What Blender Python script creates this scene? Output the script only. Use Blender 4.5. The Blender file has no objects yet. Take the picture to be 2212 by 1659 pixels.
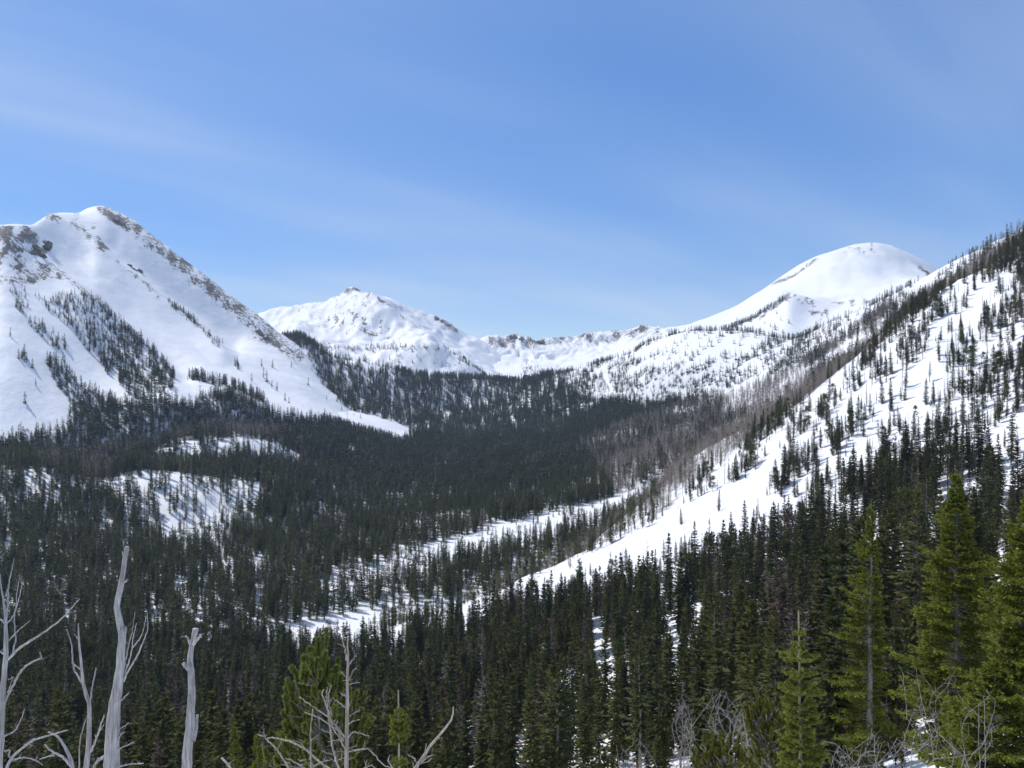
import bpy, math, random
import numpy as np
from mathutils import Vector

# ------------------------------------------------------------------ camera, sky, sun, exposure
scene = bpy.context.scene
COL = scene.collection
random.seed(7)
RS = np.random.RandomState(11)

F = 1670.0            # focal length in the pixel units used below (picture 2212 x 1659)
CX, CY = 1106.0, 829.5
cam_d = bpy.data.cameras.new('camera')
cam_d.sensor_width = 36.0
cam_d.lens = 36.0 * F / 2212.0
cam_d.clip_start = 0.1
cam_d.clip_end = 30000.0
cam = bpy.data.objects.new('camera', cam_d)
cam.location = (0, 0, 0)
cam.rotation_euler = (math.radians(90), 0, 0)
COL.objects.link(cam)
scene.camera = cam

SUN_AZ = math.radians(-62)     # from +Y (view direction), negative = left
SUN_EL = math.radians(54)

world = bpy.data.worlds.new('World')
scene.world = world
world.use_nodes = True
wn = world.node_tree.nodes
wl = world.node_tree.links
wn.clear()


def wnode(t, **kw):
    n = wn.new(t)
    for k, v in kw.items():
        setattr(n, k, v)
    return n


w_out = wnode('ShaderNodeOutputWorld')
w_bg = wnode('ShaderNodeBackground')
w_bg.inputs['Strength'].default_value = 0.15
w_sky = wnode('ShaderNodeTexSky', sky_type='NISHITA', sun_disc=False)
w_sky.sun_elevation = SUN_EL
w_sky.sun_rotation = SUN_AZ
w_sky.altitude = 2600.0
w_sky.air_density = 1.0
w_sky.dust_density = 0.0
w_sky.ozone_density = 5.0
# thin cirrus spread over the whole sky: noise on a high cloud plane
w_tc = wnode('ShaderNodeTexCoord')
w_sep = wnode('ShaderNodeSeparateXYZ')
wl.new(w_tc.outputs['Generated'], w_sep.inputs[0])


def wmath(op, a, b=None, c=None, clamp=False):
    n = wn.new('ShaderNodeMath')
    n.operation = op
    n.use_clamp = clamp
    for i, v in enumerate((a, b, c)):
        if v is None:
            continue
        if isinstance(v, (int, float)):
            n.inputs[i].default_value = v
        else:
            wl.new(v, n.inputs[i])
    return n.outputs[0]


zc = wmath('MAXIMUM', w_sep.outputs['Z'], 0.04)
zc = wmath('ADD', zc, 0.10)
cxn = wmath('DIVIDE', w_sep.outputs['X'], zc)
cyn = wmath('DIVIDE', w_sep.outputs['Y'], zc)
w_cmb = wnode('ShaderNodeCombineXYZ')
wl.new(cxn, w_cmb.inputs[0])
wl.new(cyn, w_cmb.inputs[1])


def cirrus(rot, scale, stretch, detail, lo, hi, off):
    m = wn.new('ShaderNodeMapping')
    m.inputs['Rotation'].default_value = (0, 0, math.radians(rot))
    m.vector_type = 'TEXTURE'
    m.inputs['Scale'].default_value = (1 / (scale * stretch), 1 / scale, 1)
    m.inputs['Location'].default_value = (off, off * 0.7, 0)
    wl.new(w_cmb.outputs[0], m.inputs[0])
    t = wn.new('ShaderNodeTexNoise')
    t.inputs['Scale'].default_value = 1.0
    t.inputs['Detail'].default_value = detail
    t.inputs['Roughness'].default_value = 0.55
    t.inputs['Distortion'].default_value = 0.35
    wl.new(m.outputs[0], t.inputs[0])
    r = wn.new('ShaderNodeMapRange')
    r.interpolation_type = 'SMOOTHSTEP'
    r.inputs['From Min'].default_value = lo
    r.inputs['From Max'].default_value = hi
    wl.new(t.outputs[0], r.inputs[0])
    return r.outputs[0]


c1 = cirrus(43, 0.40, 0.40, 3, 0.36, 0.70, 3.6)
c2 = cirrus(45, 2.4, 0.14, 6, 0.30, 0.75, 1.7)
c3 = wmath('MULTIPLY_ADD', c2, 0.45, 0.55)
cm = wmath('MULTIPLY', c1, c3)
cm = wmath('MULTIPLY', cm, 0.62, clamp=True)
w_mix = wnode('ShaderNodeMix', data_type='RGBA')
wl.new(cm, w_mix.inputs[0])
w_hsv = wnode('ShaderNodeHueSaturation')
w_hsv.inputs['Saturation'].default_value = 1.46
w_hsv.inputs['Hue'].default_value = 0.511
w_hsv.inputs['Value'].default_value = 1.66
w_gam = wnode('ShaderNodeGamma')
w_gam.inputs['Gamma'].default_value = 0.62
wl.new(w_sky.outputs[0], w_gam.inputs['Color'])
wl.new(w_gam.outputs[0], w_hsv.inputs['Color'])
wl.new(w_hsv.outputs[0], w_mix.inputs[6])
w_mix.inputs[7].default_value = (4.2, 4.6, 5.2, 1)
wl.new(w_mix.outputs[2], w_bg.inputs['Color'])
wl.new(w_bg.outputs[0], w_out.inputs[0])

sun_d = bpy.data.lights.new('sun', 'SUN')
sun_d.energy = 3.0
sun_d.angle = math.radians(0.53)
sun_d.color = (1.0, 0.96, 0.90)
sun = bpy.data.objects.new('sun', sun_d)
sdir = Vector((math.sin(SUN_AZ) * math.cos(SUN_EL), math.cos(SUN_AZ) * math.cos(SUN_EL), math.sin(SUN_EL)))
sun.rotation_euler = (-sdir).to_track_quat('-Z', 'Y').to_euler()
COL.objects.link(sun)

vs = scene.view_settings
vs.view_transform = 'Standard'
vs.look = 'None'
vs.exposure = 0.3
vs.gamma = 1.0
vs.use_curve_mapping = False
scene.cycles.max_bounces = 6
scene.cycles.diffuse_bounces = 3
scene.cycles.transparent_max_bounces = 6
scene.cycles.use_denoising = True


# ------------------------------------------------------------------ helpers
def tag(o, label=None, cat=None, group=None, kind=None):
    if label:
        o['label'] = label
    if cat:
        o['category'] = cat
    if group:
        o['group'] = group
    if kind:
        o['kind'] = kind
    return o


def mesh_np(name, verts, quads=None, tris=None, mats=None, smooth=False, mat_idx=None):
    """mesh from numpy arrays: quads (n,4) then tris (m,3)"""
    me = bpy.data.meshes.new(name)
    verts = np.asarray(verts, dtype=np.float32)
    nq = 0 if quads is None else len(quads)
    nt = 0 if tris is None else len(tris)
    me.vertices.add(len(verts))
    me.vertices.foreach_set('co', verts.ravel())
    loops = []
    if nq:
        loops.append(np.asarray(quads, dtype=np.int32).ravel())
    if nt:
        loops.append(np.asarray(tris, dtype=np.int32).ravel())
    loops = np.concatenate(loops)
    me.loops.add(len(loops))
    me.loops.foreach_set('vertex_index', loops)
    me.polygons.add(nq + nt)
    starts = np.concatenate([np.arange(nq) * 4, nq * 4 + np.arange(nt) * 3]).astype(np.int32)
    me.polygons.foreach_set('loop_start', starts)
    me.polygons.foreach_set('use_smooth', np.full(nq + nt, smooth, dtype=bool))
    if mat_idx is not None:
        me.polygons.foreach_set('material_index', np.asarray(mat_idx, dtype=np.int32))
    for m in mats or []:
        me.materials.append(m)
    me.update(calc_edges=True)
    return me


def obj(name, me, parent=None, loc=None):
    o = bpy.data.objects.new(name, me)
    COL.objects.link(o)
    if parent is not None:
        o.parent = parent
    if loc is not None:
        o.location = loc
    return o


def empty(name, loc=(0, 0, 0)):
    o = bpy.data.objects.new(name, None)
    COL.objects.link(o)
    o.location = loc
    o.empty_display_size = 0.3
    return o


def hash2(ix, iy, seed):
    h = (ix.astype(np.int64) * 374761393 + iy.astype(np.int64) * 668265263 + seed * 982451653) & 0x7fffffff
    h = ((h ^ (h >> 13)) * 1274126177) & 0x7fffffff
    h = (h ^ (h >> 16)) & 0xffff
    return h / 65535.0 * 2 * np.pi


def perlin(x, y, seed=0):
    xi, yi = np.floor(x), np.floor(y)
    xf, yf = x - xi, y - yi
    u = xf * xf * xf * (xf * (xf * 6 - 15) + 10)
    v = yf * yf * yf * (yf * (yf * 6 - 15) + 10)

    def g(dx, dy):
        a = hash2(xi + dx, yi + dy, seed)
        return np.cos(a) * (xf - dx) + np.sin(a) * (yf - dy)
    a = g(0, 0) * (1 - u) + g(1, 0) * u
    b = g(0, 1) * (1 - u) + g(1, 1) * u
    return (a * (1 - v) + b * v) * 1.5


def fbm(x, y, seed=0, octv=4, gain=0.5):
    x = np.asarray(x, dtype=np.float64)
    y = np.asarray(y, dtype=np.float64)
    s = np.zeros(np.broadcast(x, y).shape)
    a, f = 1.0, 1.0
    for k in range(octv):
        s = s + a * perlin(x * f + 17.3 * k, y * f - 9.1 * k, seed + k * 101)
        a *= gain
        f *= 2.03
    return s


def pchip(xs, ys, xq):
    xs = np.asarray(xs, float)
    ys = np.asarray(ys, float)
    h = np.diff(xs)
    dl = np.diff(ys) / h
    m = np.zeros_like(ys)
    for i in range(1, len(xs) - 1):
        if dl[i - 1] * dl[i] > 0:
            w1 = 2 * h[i] + h[i - 1]
            w2 = h[i] + 2 * h[i - 1]
            m[i] = (w1 + w2) / (w1 / dl[i - 1] + w2 / dl[i])
    m[0], m[-1] = dl[0], dl[-1]
    xq = np.clip(xq, xs[0], xs[-1])
    i = np.clip(np.searchsorted(xs, xq) - 1, 0, len(xs) - 2)
    t = (xq - xs[i]) / h[i]
    return ((2 * t ** 3 - 3 * t ** 2 + 1) * ys[i] + (t ** 3 - 2 * t ** 2 + t) * h[i] * m[i]
            + (-2 * t ** 3 + 3 * t ** 2) * ys[i + 1] + (t ** 3 - t ** 2) * h[i] * m[i + 1])


def to_px(P):
    d = np.maximum(P[..., 1], 0.1)
    return CX + P[..., 0] / d * F, CY - P[..., 2] / d * F


def seg_dist(px, py, pts):
    """distance of pixel positions to a polyline"""
    best = np.full(np.shape(px), 1e9)
    for (x0, y0), (x1, y1) in zip(pts[:-1], pts[1:]):
        vx, vy = x1 - x0, y1 - y0
        L = vx * vx + vy * vy + 1e-9
        t = np.clip(((px - x0) * vx + (py - y0) * vy) / L, 0, 1)
        best = np.minimum(best, np.hypot(px - x0 - t * vx, py - y0 - t * vy))
    return best


def inside(px, py, poly):
    c = np.zeros(np.shape(px), dtype=bool)
    n = len(poly)
    for i in range(n):
        x0, y0 = poly[i]
        x1, y1 = poly[(i + 1) % n]
        if y0 == y1:
            continue
        k = ((y0 > py) != (y1 > py)) & (px < (x1 - x0) * (py - y0) / (y1 - y0) + x0)
        c ^= k
    return c


def sstep(a, b, x):
    t = np.clip((x - a) / (b - a), 0, 1)
    return t * t * (3 - 2 * t)


# ------------------------------------------------------------------ materials
def new_mat(name):
    m = bpy.data.materials.new(name)
    m.use_nodes = True
    nt = m.node_tree
    nt.nodes.clear()
    return m, nt, nt.nodes, nt.links


def N(nt, t, ins=None, **kw):
    n = nt.nodes.new(t)
    for k, v in kw.items():
        setattr(n, k, v)
    for k, v in (ins or {}).items():
        if hasattr(v, 'is_output') or isinstance(v, bpy.types.NodeSocket):
            nt.links.new(v, n.inputs[k])
        else:
            n.inputs[k].default_value = v
    return n


def snow_mat(name, rock=True, tex=0.02, rock_a=(0.20, 0.17, 0.15, 1), rock_b=(0.10, 0.09, 0.085, 1), bump=0.5, dist=2.0):
    m, nt, nd, lk = new_mat(name)
    out = N(nt, 'ShaderNodeOutputMaterial')
    bs = N(nt, 'ShaderNodeBsdfPrincipled', {'Roughness': 0.65, 'Specular IOR Level': 0.25})
    geo = N(nt, 'ShaderNodeNewGeometry')
    n1 = N(nt, 'ShaderNodeTexNoise', {'Vector': geo.outputs['Position'], 'Scale': tex, 'Detail': 8.0, 'Roughness': 0.6})
    cr = N(nt, 'ShaderNodeValToRGB', {'Fac': n1.outputs[0]})
    cr.color_ramp.elements[0].color = (0.82, 0.82, 0.83, 1)
    cr.color_ramp.elements[1].color = (0.90, 0.90, 0.90, 1)
    col = cr.outputs[0]
    bp = N(nt, 'ShaderNodeBump', {'Height': n1.outputs[0], 'Strength': bump, 'Distance': dist})
    n0 = N(nt, 'ShaderNodeTexNoise', {'Vector': geo.outputs['Position'], 'Scale': tex * 6, 'Detail': 6.0, 'Roughness': 0.65})
    bp = N(nt, 'ShaderNodeBump', {'Height': n0.outputs[0], 'Strength': bump, 'Distance': dist * 0.45, 'Normal': bp.outputs[0]})
    if rock:
        at = N(nt, 'ShaderNodeAttribute', attribute_name='rock')
        mp2 = N(nt, 'ShaderNodeMapping', {0: geo.outputs['Position'], 'Scale': (1, 1, 0.4)})
        n2 = N(nt, 'ShaderNodeTexNoise', {'Vector': mp2.outputs[0], 'Scale': tex * 13, 'Detail': 9.0, 'Roughness': 0.78})
        n2s = N(nt, 'ShaderNodeMath', {0: n2.outputs[0], 1: 2.6, 2: -0.8}, operation='MULTIPLY_ADD')
        sm = N(nt, 'ShaderNodeMath', {0: at.outputs['Fac'], 1: n2s.outputs[0]}, operation='ADD')
        mr = N(nt, 'ShaderNodeMapRange', {0: sm.outputs[0], 'From Min': 0.93, 'From Max': 1.05})
        n3 = N(nt, 'ShaderNodeTexNoise', {'Vector': geo.outputs['Position'], 'Scale': tex * 3, 'Detail': 5.0})
        rc = N(nt, 'ShaderNodeMix', {0: n3.outputs[0], 6: rock_a, 7: rock_b}, data_type='RGBA')
        mx = N(nt, 'ShaderNodeMix', {0: mr.outputs[0], 6: col, 7: rc.outputs[2]}, data_type='RGBA')
        col = mx.outputs[2]
        b2 = N(nt, 'ShaderNodeBump', {'Height': mr.outputs[0], 'Strength': 0.6, 'Distance': dist, 'Normal': bp.outputs[0]})
        bp = b2
    lk.new(col, bs.inputs['Base Color'])
    lk.new(bp.outputs[0], bs.inputs['Normal'])
    lk.new(bs.outputs[0], out.inputs[0])
    return m


def needle_mat(name, a, b, dead=None, trans=0.25, attr=True):
    """foliage: colour differs from tree to tree (object random) and from spray to spray (face-wise island random)"""
    m, nt, nd, lk = new_mat(name)
    out = N(nt, 'ShaderNodeOutputMaterial')
    oi = N(nt, 'ShaderNodeObjectInfo')
    geo = N(nt, 'ShaderNodeNewGeometry')
    mx = N(nt, 'ShaderNodeMix', {0: oi.outputs['Random'], 6: a, 7: b}, data_type='RGBA')
    hs = N(nt, 'ShaderNodeHueSaturation', {'Color': mx.outputs[2]})
    v = N(nt, 'ShaderNodeMath', {0: geo.outputs['Random Per Island'], 1: 0.8, 2: 0.6}, operation='MULTIPLY_ADD')
    lk.new(v.outputs[0], hs.inputs['Value'])
    col = hs.outputs[0]
    if dead is not None:
        gt = N(nt, 'ShaderNodeMath', {0: oi.outputs['Random'], 1: 0.93}, operation='GREATER_THAN')
        m2 = N(nt, 'ShaderNodeMix', {0: gt.outputs[0], 6: col, 7: dead}, data_type='RGBA')
        col = m2.outputs[2]
    df = N(nt, 'ShaderNodeBsdfPrincipled', {'Base Color': col, 'Roughness': 0.6, 'Specular IOR Level': 0.15})
    if trans > 0:
        tr = N(nt, 'ShaderNodeBsdfTranslucent', {'Color': col})
        ms = N(nt, 'ShaderNodeMixShader', {0: trans, 1: df.outputs[0], 2: tr.outputs[0]})
        lk.new(ms.outputs[0], out.inputs[0])
    else:
        lk.new(df.outputs[0], out.inputs[0])
    return m


def bark_mat(name, a, b, scale=18.0, stretch=0.08, bump=0.5, dist=0.02):
    m, nt, nd, lk = new_mat(name)
    out = N(nt, 'ShaderNodeOutputMaterial')
    tc = N(nt, 'ShaderNodeTexCoord')
    mp = N(nt, 'ShaderNodeMapping', {0: tc.outputs['Object'], 'Scale': (scale, scale, scale * stretch)})
    n1 = N(nt, 'ShaderNodeTexNoise', {'Vector': mp.outputs[0], 'Scale': 1.0, 'Detail': 7.0, 'Roughness': 0.65, 'Distortion': 0.4})
    n2 = N(nt, 'ShaderNodeTexNoise', {'Vector': tc.outputs['Object'], 'Scale': 1.7, 'Detail': 3.0})
    cr = N(nt, 'ShaderNodeValToRGB', {'Fac': n1.outputs[0]})
    cr.color_ramp.elements[0].position = 0.36
    cr.color_ramp.elements[1].position = 0.62
    cr.color_ramp.elements[0].color = a
    cr.color_ramp.elements[1].color = b
    hs = N(nt, 'ShaderNodeHueSaturation', {'Color': cr.outputs[0]})
    v = N(nt, 'ShaderNodeMath', {0: n2.outputs[0], 1: 0.7, 2: 0.65}, operation='MULTIPLY_ADD')
    lk.new(v.outputs[0], hs.inputs['Value'])
    bp = N(nt, 'ShaderNodeBump', {'Height': n1.outputs[0], 'Strength': bump, 'Distance': dist})
    bs = N(nt, 'ShaderNodeBsdfPrincipled', {'Base Color': hs.outputs[0], 'Roughness': 0.85, 'Specular IOR Level': 0.2, 'Normal': bp.outputs[0]})
    lk.new(bs.outputs[0], out.inputs[0])
    return m


M = {}
M['snow_near'] = snow_mat('snow_near', rock=True, tex=0.06, rock_a=(0.26, 0.15, 0.10, 1), bump=0.5, dist=1.2)
M['snow_far'] = snow_mat('snow_far', rock=True, tex=0.012, bump=0.5, dist=5.0,
                         rock_a=(0.21, 0.175, 0.15, 1), rock_b=(0.10, 0.09, 0.085, 1))
M['snow_valley'] = snow_mat('snow_valley', rock=True, tex=0.04, bump=0.5, dist=2.0)
M['needles'] = needle_mat('needles', (0.060, 0.072, 0.022, 1), (0.105, 0.108, 0.026, 1), dead=(0.12, 0.085, 0.065, 1), trans=0.3)
M['needles_far'] = needle_mat('needles_far', (0.045, 0.057, 0.024, 1), (0.070, 0.077, 0.026, 1), dead=(0.10, 0.078, 0.062, 1), trans=0.0)
M['needles_fir'] = needle_mat('needles_fir', (0.155, 0.180, 0.026, 1), (0.18, 0.195, 0.030, 1), trans=0.42)
M['needles_young'] = needle_mat('needles_young', (0.24, 0.26, 0.05, 1), (0.26, 0.28, 0.055, 1), trans=0.35)
M['needles_pine'] = needle_mat('needles_pine', (0.19, 0.225, 0.055, 1), (0.20, 0.235, 0.06, 1), trans=0.35)
M['bark'] = bark_mat('bark', (0.07, 0.055, 0.045, 1), (0.20, 0.17, 0.145, 1), scale=9)
M['bark_pale'] = bark_mat('bark_pale', (0.16, 0.145, 0.13, 1), (0.34, 0.32, 0.29, 1), scale=9)
M['deadwood'] = bark_mat('deadwood', (0.24, 0.225, 0.21, 1), (0.52, 0.50, 0.475, 1), scale=26, stretch=0.06, bump=0.8, dist=0.03)
M['deadwood_tan'] = bark_mat('deadwood_tan', (0.22, 0.18, 0.15, 1), (0.48, 0.42, 0.36, 1), scale=22, stretch=0.1, bump=0.7, dist=0.02)
M['greytwig'] = bark_mat('greytwig', (0.19, 0.16, 0.14, 1), (0.34, 0.29, 0.255, 1), scale=5)
M['greytwig_near'] = bark_mat('greytwig_near', (0.11, 0.095, 0.085, 1), (0.21, 0.18, 0.16, 1), scale=5)
M['youngstem'] = bark_mat('youngstem', (0.20, 0.18, 0.11, 1), (0.36, 0.33, 0.22, 1), scale=20)
M['rock'] = bark_mat('rock', (0.09, 0.08, 0.075, 1), (0.22, 0.19, 0.165, 1), scale=0.25, stretch=0.6, bump=0.8, dist=1.5)
M['rock_red'] = bark_mat('rock_red', (0.13, 0.085, 0.06, 1), (0.32, 0.20, 0.14, 1), scale=0.5, stretch=0.6, bump=0.8, dist=0.8)


# ------------------------------------------------------------------ terrain sheets
SHEETS = {}


class Sheet:
    """rows of (x, y, d): picture column, picture row and distance of a line on the ground"""

    def __init__(self, name, rows, xs, per, mat, disp=None, rock=None, label=None, zrows=False):
        nr = len(rows)
        xq = np.asarray(xs, float)
        Y = np.zeros((nr, len(xq)))
        D = np.zeros((nr, len(xq)))
        for k, r in enumerate(rows):
            r = sorted(r)
            rx = [p[0] for p in r]
            D[k] = pchip(rx, [p[2] for p in r], xq)
            if zrows and r[0][-1] == 'z':
                Y[k] = pchip(rx, [p[1] for p in r], xq)
            else:
                yy = pchip(rx, [p[1] for p in r], xq)
                Y[k] = (CY - yy) / F * D[k]
        for k in range(1, nr):
            D[k] = np.maximum(D[k], D[k - 1] * 1.004 + 0.3)
        # t parameter: 'per' subdivisions between rows
        ts = np.concatenate([[0.0]] + [k + np.linspace(0, 1, per[k] + 1)[1:] for k in range(nr - 1)])
        nx, nt = len(xq), len(ts)
        P = np.zeros((nt, nx, 3))
        for i in range(nx):
            d = pchip(np.arange(nr), D[:, i], ts)
            z = pchip(D[:, i], Y[:, i], d)
            P[:, i, 1] = d
            P[:, i, 0] = (xq[i] - CX) / F * d
            P[:, i, 2] = z
        self.ts, self.xq, self.nr = ts, xq, nr
        px, py = to_px(P)
        if disp is not None:
            P[..., 2] += disp(P[..., 0], P[..., 1], px, py, ts[:, None] + 0 * px)
        self.P = P
        idx = np.arange(nt * nx).reshape(nt, nx)
        q = np.stack([idx[:-1, :-1], idx[:-1, 1:], idx[1:, 1:], idx[1:, :-1]], -1).reshape(-1, 4)
        me = mesh_np(name, P.reshape(-1, 3), quads=q, mats=[mat], smooth=True)
        at = me.attributes.new('rock', 'FLOAT', 'POINT')
        rk = np.zeros((nt, nx)) if rock is None else rock(P[..., 0], P[..., 1], px, py)
        at.data.foreach_set('value', rk.astype(np.float32).ravel())
        self.o = tag(obj(name, me), label, kind='structure')
        SHEETS[name] = self

    def sample(self, n, t0, t1, rs):
        """n points spread evenly over the ground between rows t0 and t1"""
        j0 = np.searchsorted(self.ts, t0)
        j1 = max(j0 + 1, np.searchsorted(self.ts, t1))
        P = self.P[j0:j1 + 1]
        a = P[1:, :-1] - P[:-1, :-1]
        b = P[:-1, 1:] - P[:-1, :-1]
        ar = np.abs(a[..., 0] * b[..., 1] - a[..., 1] * b[..., 0]).ravel()
        self.area = ar.sum()
        if callable(n):
            n = n(self.area)
        k = np.searchsorted(np.cumsum(ar) / ar.sum(), rs.rand(int(n)))
        k = np.clip(k, 0, len(ar) - 1)
        jj, ii = np.unravel_index(k, (P.shape[0] - 1, P.shape[1] - 1))
        u = rs.rand(len(k))[:, None]
        v = rs.rand(len(k))[:, None]
        return (P[jj, ii] * (1 - u) * (1 - v) + P[jj, ii + 1] * u * (1 - v)
                + P[jj + 1, ii] * (1 - u) * v + P[jj + 1, ii + 1] * u * v)


def Z(lst, d):
    return [(x, z, d, 'z') for x, z in lst]


XS_N = np.concatenate([np.linspace(-900, -100, 25)[:-1], np.linspace(-100, 2312, 230), np.linspace(2312, 3100, 25)[1:]])

# --- near hillside: from the viewpoint down, and up the right side to its crest
CREST = [(-900, 1386, 420), (500, 1400, 420), (769, 1403, 420), (824, 1367, 425), (953, 1335, 435), (1007, 1304, 440), (1110, 1266, 450),
         (1218, 1222, 462), (1337, 1167, 478), (1440, 1104, 495), (1500, 1050, 505), (1559, 999, 515), (1620, 953, 525), (1671, 909, 532),
         (1743, 857, 545), (1889, 740, 570), (1978, 666, 590), (2097, 596, 615), (2212, 526, 650), (2450, 385, 690), (3100, 60, 760)]


def zr(pairs, d):
    return [(x, CY - z / d * F, d) for x, z in pairs]


rowsA = [
    zr([(-900, -2.2), (3100, -2.2)], 1.5),
    zr([(-900, -8.2), (1100, -8.2), (2212, -7.6), (3100, -7)], 12),
    zr([(-900, -22), (1100, -21.5), (1700, -20), (2000, -18.4), (2212, -16.3), (3100, -12)], 35),
    zr([(-900, -62), (800, -60), (1100, -56), (1400, -51), (1700, -45), (2000, -38), (2212, -33), (3100, -12)], 100),
    zr([(-900, -116), (0, -115), (500, -113), (800, -107), (1100, -95), (1400, -80), (1700, -66), (2000, -52), (2212, -40), (3100, 20)], 220),
    zr([(-900, -136), (0, -135), (500, -135), (800, -129), (1100, -108), (1400, -87), (1700, -58), (2000, -30), (2212, -8), (3100, 90)], 330),
    CREST,
    [(x, y + 40 + (min(18, -(1743 - x) * 0.26) - 40) * float(sstep(1120, 1520, x)), d + 90 + 40 * float(sstep(1120, 1520, x))) for x, y, d in CREST],
    [(x, y + 220, d + 330) for x, y, d in CREST],
]


def dispA(x, y, px, py, t):
    k = sstep(20, 120, y)
    near = fbm(x / 9.0, y / 9.0, 3, 4) * 0.5 * sstep(4, 12, y)
    return near * 0.8 + k * (fbm(x / 45, y / 45, 5, 4) * 3.0 + fbm(x / 16, y / 16, 6, 3) * 0.9)


def rockA(x, y, px, py):
    r = 0.62 * np.exp(-(seg_dist(px, py, [(1872, 755), (1900, 732)]) / 9) ** 2)
    r += 0.36 * np.exp(-(seg_dist(px, py, [(1735, 862), (1800, 812), (1850, 775)]) / 4) ** 2)
    r += 0.12 * (fbm(x / 12, y / 12, 44, 3) > 0.45) * (py < 1000)
    return r


sA = Sheet('near_hillside', rowsA, XS_N, [6, 8, 14, 22, 22, 30, 16, 10], M['snow_near'], dispA, rockA,
           'steep snowy hillside falling from the viewpoint and climbing right to its crest')

# --- ground behind the viewpoint
gx, gy = np.meshgrid(np.linspace(-120, 120, 41), np.linspace(-150, 1.4, 31))
gz = -2.2 + 0.06 * np.maximum(0, -gy) + fbm(gx / 12, gy / 12, 9, 3) * 0.4 * sstep(0, -10, gy) + np.minimum(0, -(np.abs(gx) - 3) * 0.02)
gi = np.arange(gx.size).reshape(gx.shape)
gq = np.stack([gi[:-1, :-1], gi[:-1, 1:], gi[1:, 1:], gi[1:, :-1]], -1).reshape(-1, 4)
gme = mesh_np('ground', np.stack([gx, gy, gz], -1).reshape(-1, 3), quads=gq, mats=[M['snow_valley']], smooth=True)
tag(obj('ground', gme), 'level snow on the overlook behind the viewpoint', kind='structure')

# --- valley floor with the wooded moraines, the wooded spur and the right-hand bench
rowsV = [
    zr([(-900, -160), (3100, -160)], 300),
    [(x, CY - z / d * F, d) for x, z, d in [(-900, -110, 430), (0, -138, 450), (500, -141, 480), (800, -141, 520), (1100, -134, 560), (1400, -122, 600), (1700, -105, 700), (2212, -60, 760), (3100, 20, 780)]],
    [(x, CY - z / d * F, d) for x, z, d in [(-900, -60, 600), (0, -120, 610), (300, -126, 640), (500, -131, 680), (800, -134, 720), (1100, -127, 760), (1300, -113, 780), (1450, -93, 800), (1588, -72, 820), (1738, -30, 830), (1900, 5, 840), (2212, 70, 850), (3100, 150, 850)]],
    [(-900, 960, 720), (0, 1002, 740), (85, 1011, 745), (231, 1035, 760), (289, 1018, 765), (340, 1016, 770), (398, 1021, 775), (545, 1038, 800), (700, 1050, 850), (800, 1046, 930),
     (1000, 1030, 1000), (1200, 1010, 1000), (1400, 972, 1000), (1588, 912, 990), (1738, 840, 960), (1900, 752, 930), (2212, 600, 890), (3100, 300, 880)],
    [(-900, 950, 790), (0, 1000, 820), (231, 1022, 830), (340, 1012, 850), (511, 1003, 880), (650, 1020, 920), (800, 1025, 990), (1000, 1012, 1070), (1200, 995, 1070), (1400, 958, 1070), (1588, 898, 1050), (1738, 828, 1010), (1900, 738, 970), (2212, 575, 900), (3100, 290, 890)],
    [(-900, 930, 850), (0, 978, 870), (200, 990, 880), (313, 981, 900), (425, 947, 930), (511, 941, 940), (596, 953, 960), (650, 978, 980), (800, 1000, 1050),
     (1000, 990, 1150), (1200, 972, 1150), (1400, 935, 1150), (1588, 882, 1110), (1738, 812, 1060), (1900, 722, 1000), (2212, 555, 910), (3100, 270, 900)],
    [(-900, 930, 900), (0, 968, 905), (313, 945, 985), (511, 928, 1050), (650, 942, 1100), (800, 952, 1210), (890, 948, 1350), (1000, 945, 1400), (1200, 920, 1450), (1400, 885, 1370), (1588, 850, 1220), (1738, 785, 1130), (1900, 695, 1050), (2024, 630, 1000), (2212, 535, 920), (3100, 250, 910)],
    [(-900, 930, 1100), (300, 915, 1150), (640, 850, 1500), (760, 868, 1520), (890, 888, 1570), (1000, 886, 1650), (1120, 868, 1700), (1250, 840, 1640), (1400, 800, 1450), (1500, 785, 1360), (1588, 795, 1290), (1738, 752, 1200), (1850, 700, 1140), (2024, 610, 1040), (2212, 518, 940), (3100, 230, 920)],
    [(-900, 900, 1500), (400, 850, 1600), (600, 735, 1750), (640, 727, 1750), (677, 745, 1750), (715, 773, 1760), (800, 784, 1780), (905, 809, 1820), (1042, 820, 1880), (1120, 824, 1900), (1218, 805, 1800), (1293, 783, 1700),
     (1355, 768, 1620), (1402, 738, 1550), (1500, 716, 1480), (1600, 714, 1400), (1712, 731, 1300), (1792, 700, 1250), (1850, 675, 1200), (1914, 645, 1150), (2024, 581, 1090), (2110, 540, 1040), (2212, 494, 990), (2450, 385, 960), (3100, 190, 950)],
]
cr = rowsV[-1]
rowsV.append([(x, y + 45, d + 140) for x, y, d in cr])
rowsV.append([(x, y + 190, d + 420) for x, y, d in cr])


def dispV(x, y, px, py, t):
    w = sstep(480, 700, y)
    return w * (fbm(x / 130, y / 130, 15, 4) * 5.0 + fbm(x / 40, y / 40, 16, 3) * 1.6) * np.where(t > 7.4, 0.6, 1.0)


sV = Sheet('valley_floor', rowsV, XS_N, [6, 14, 20, 12, 10, 12, 16, 18, 10, 8], M['snow_valley'], dispV, None,
           'snow-covered valley floor with wooded moraines rising to a bench')

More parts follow.
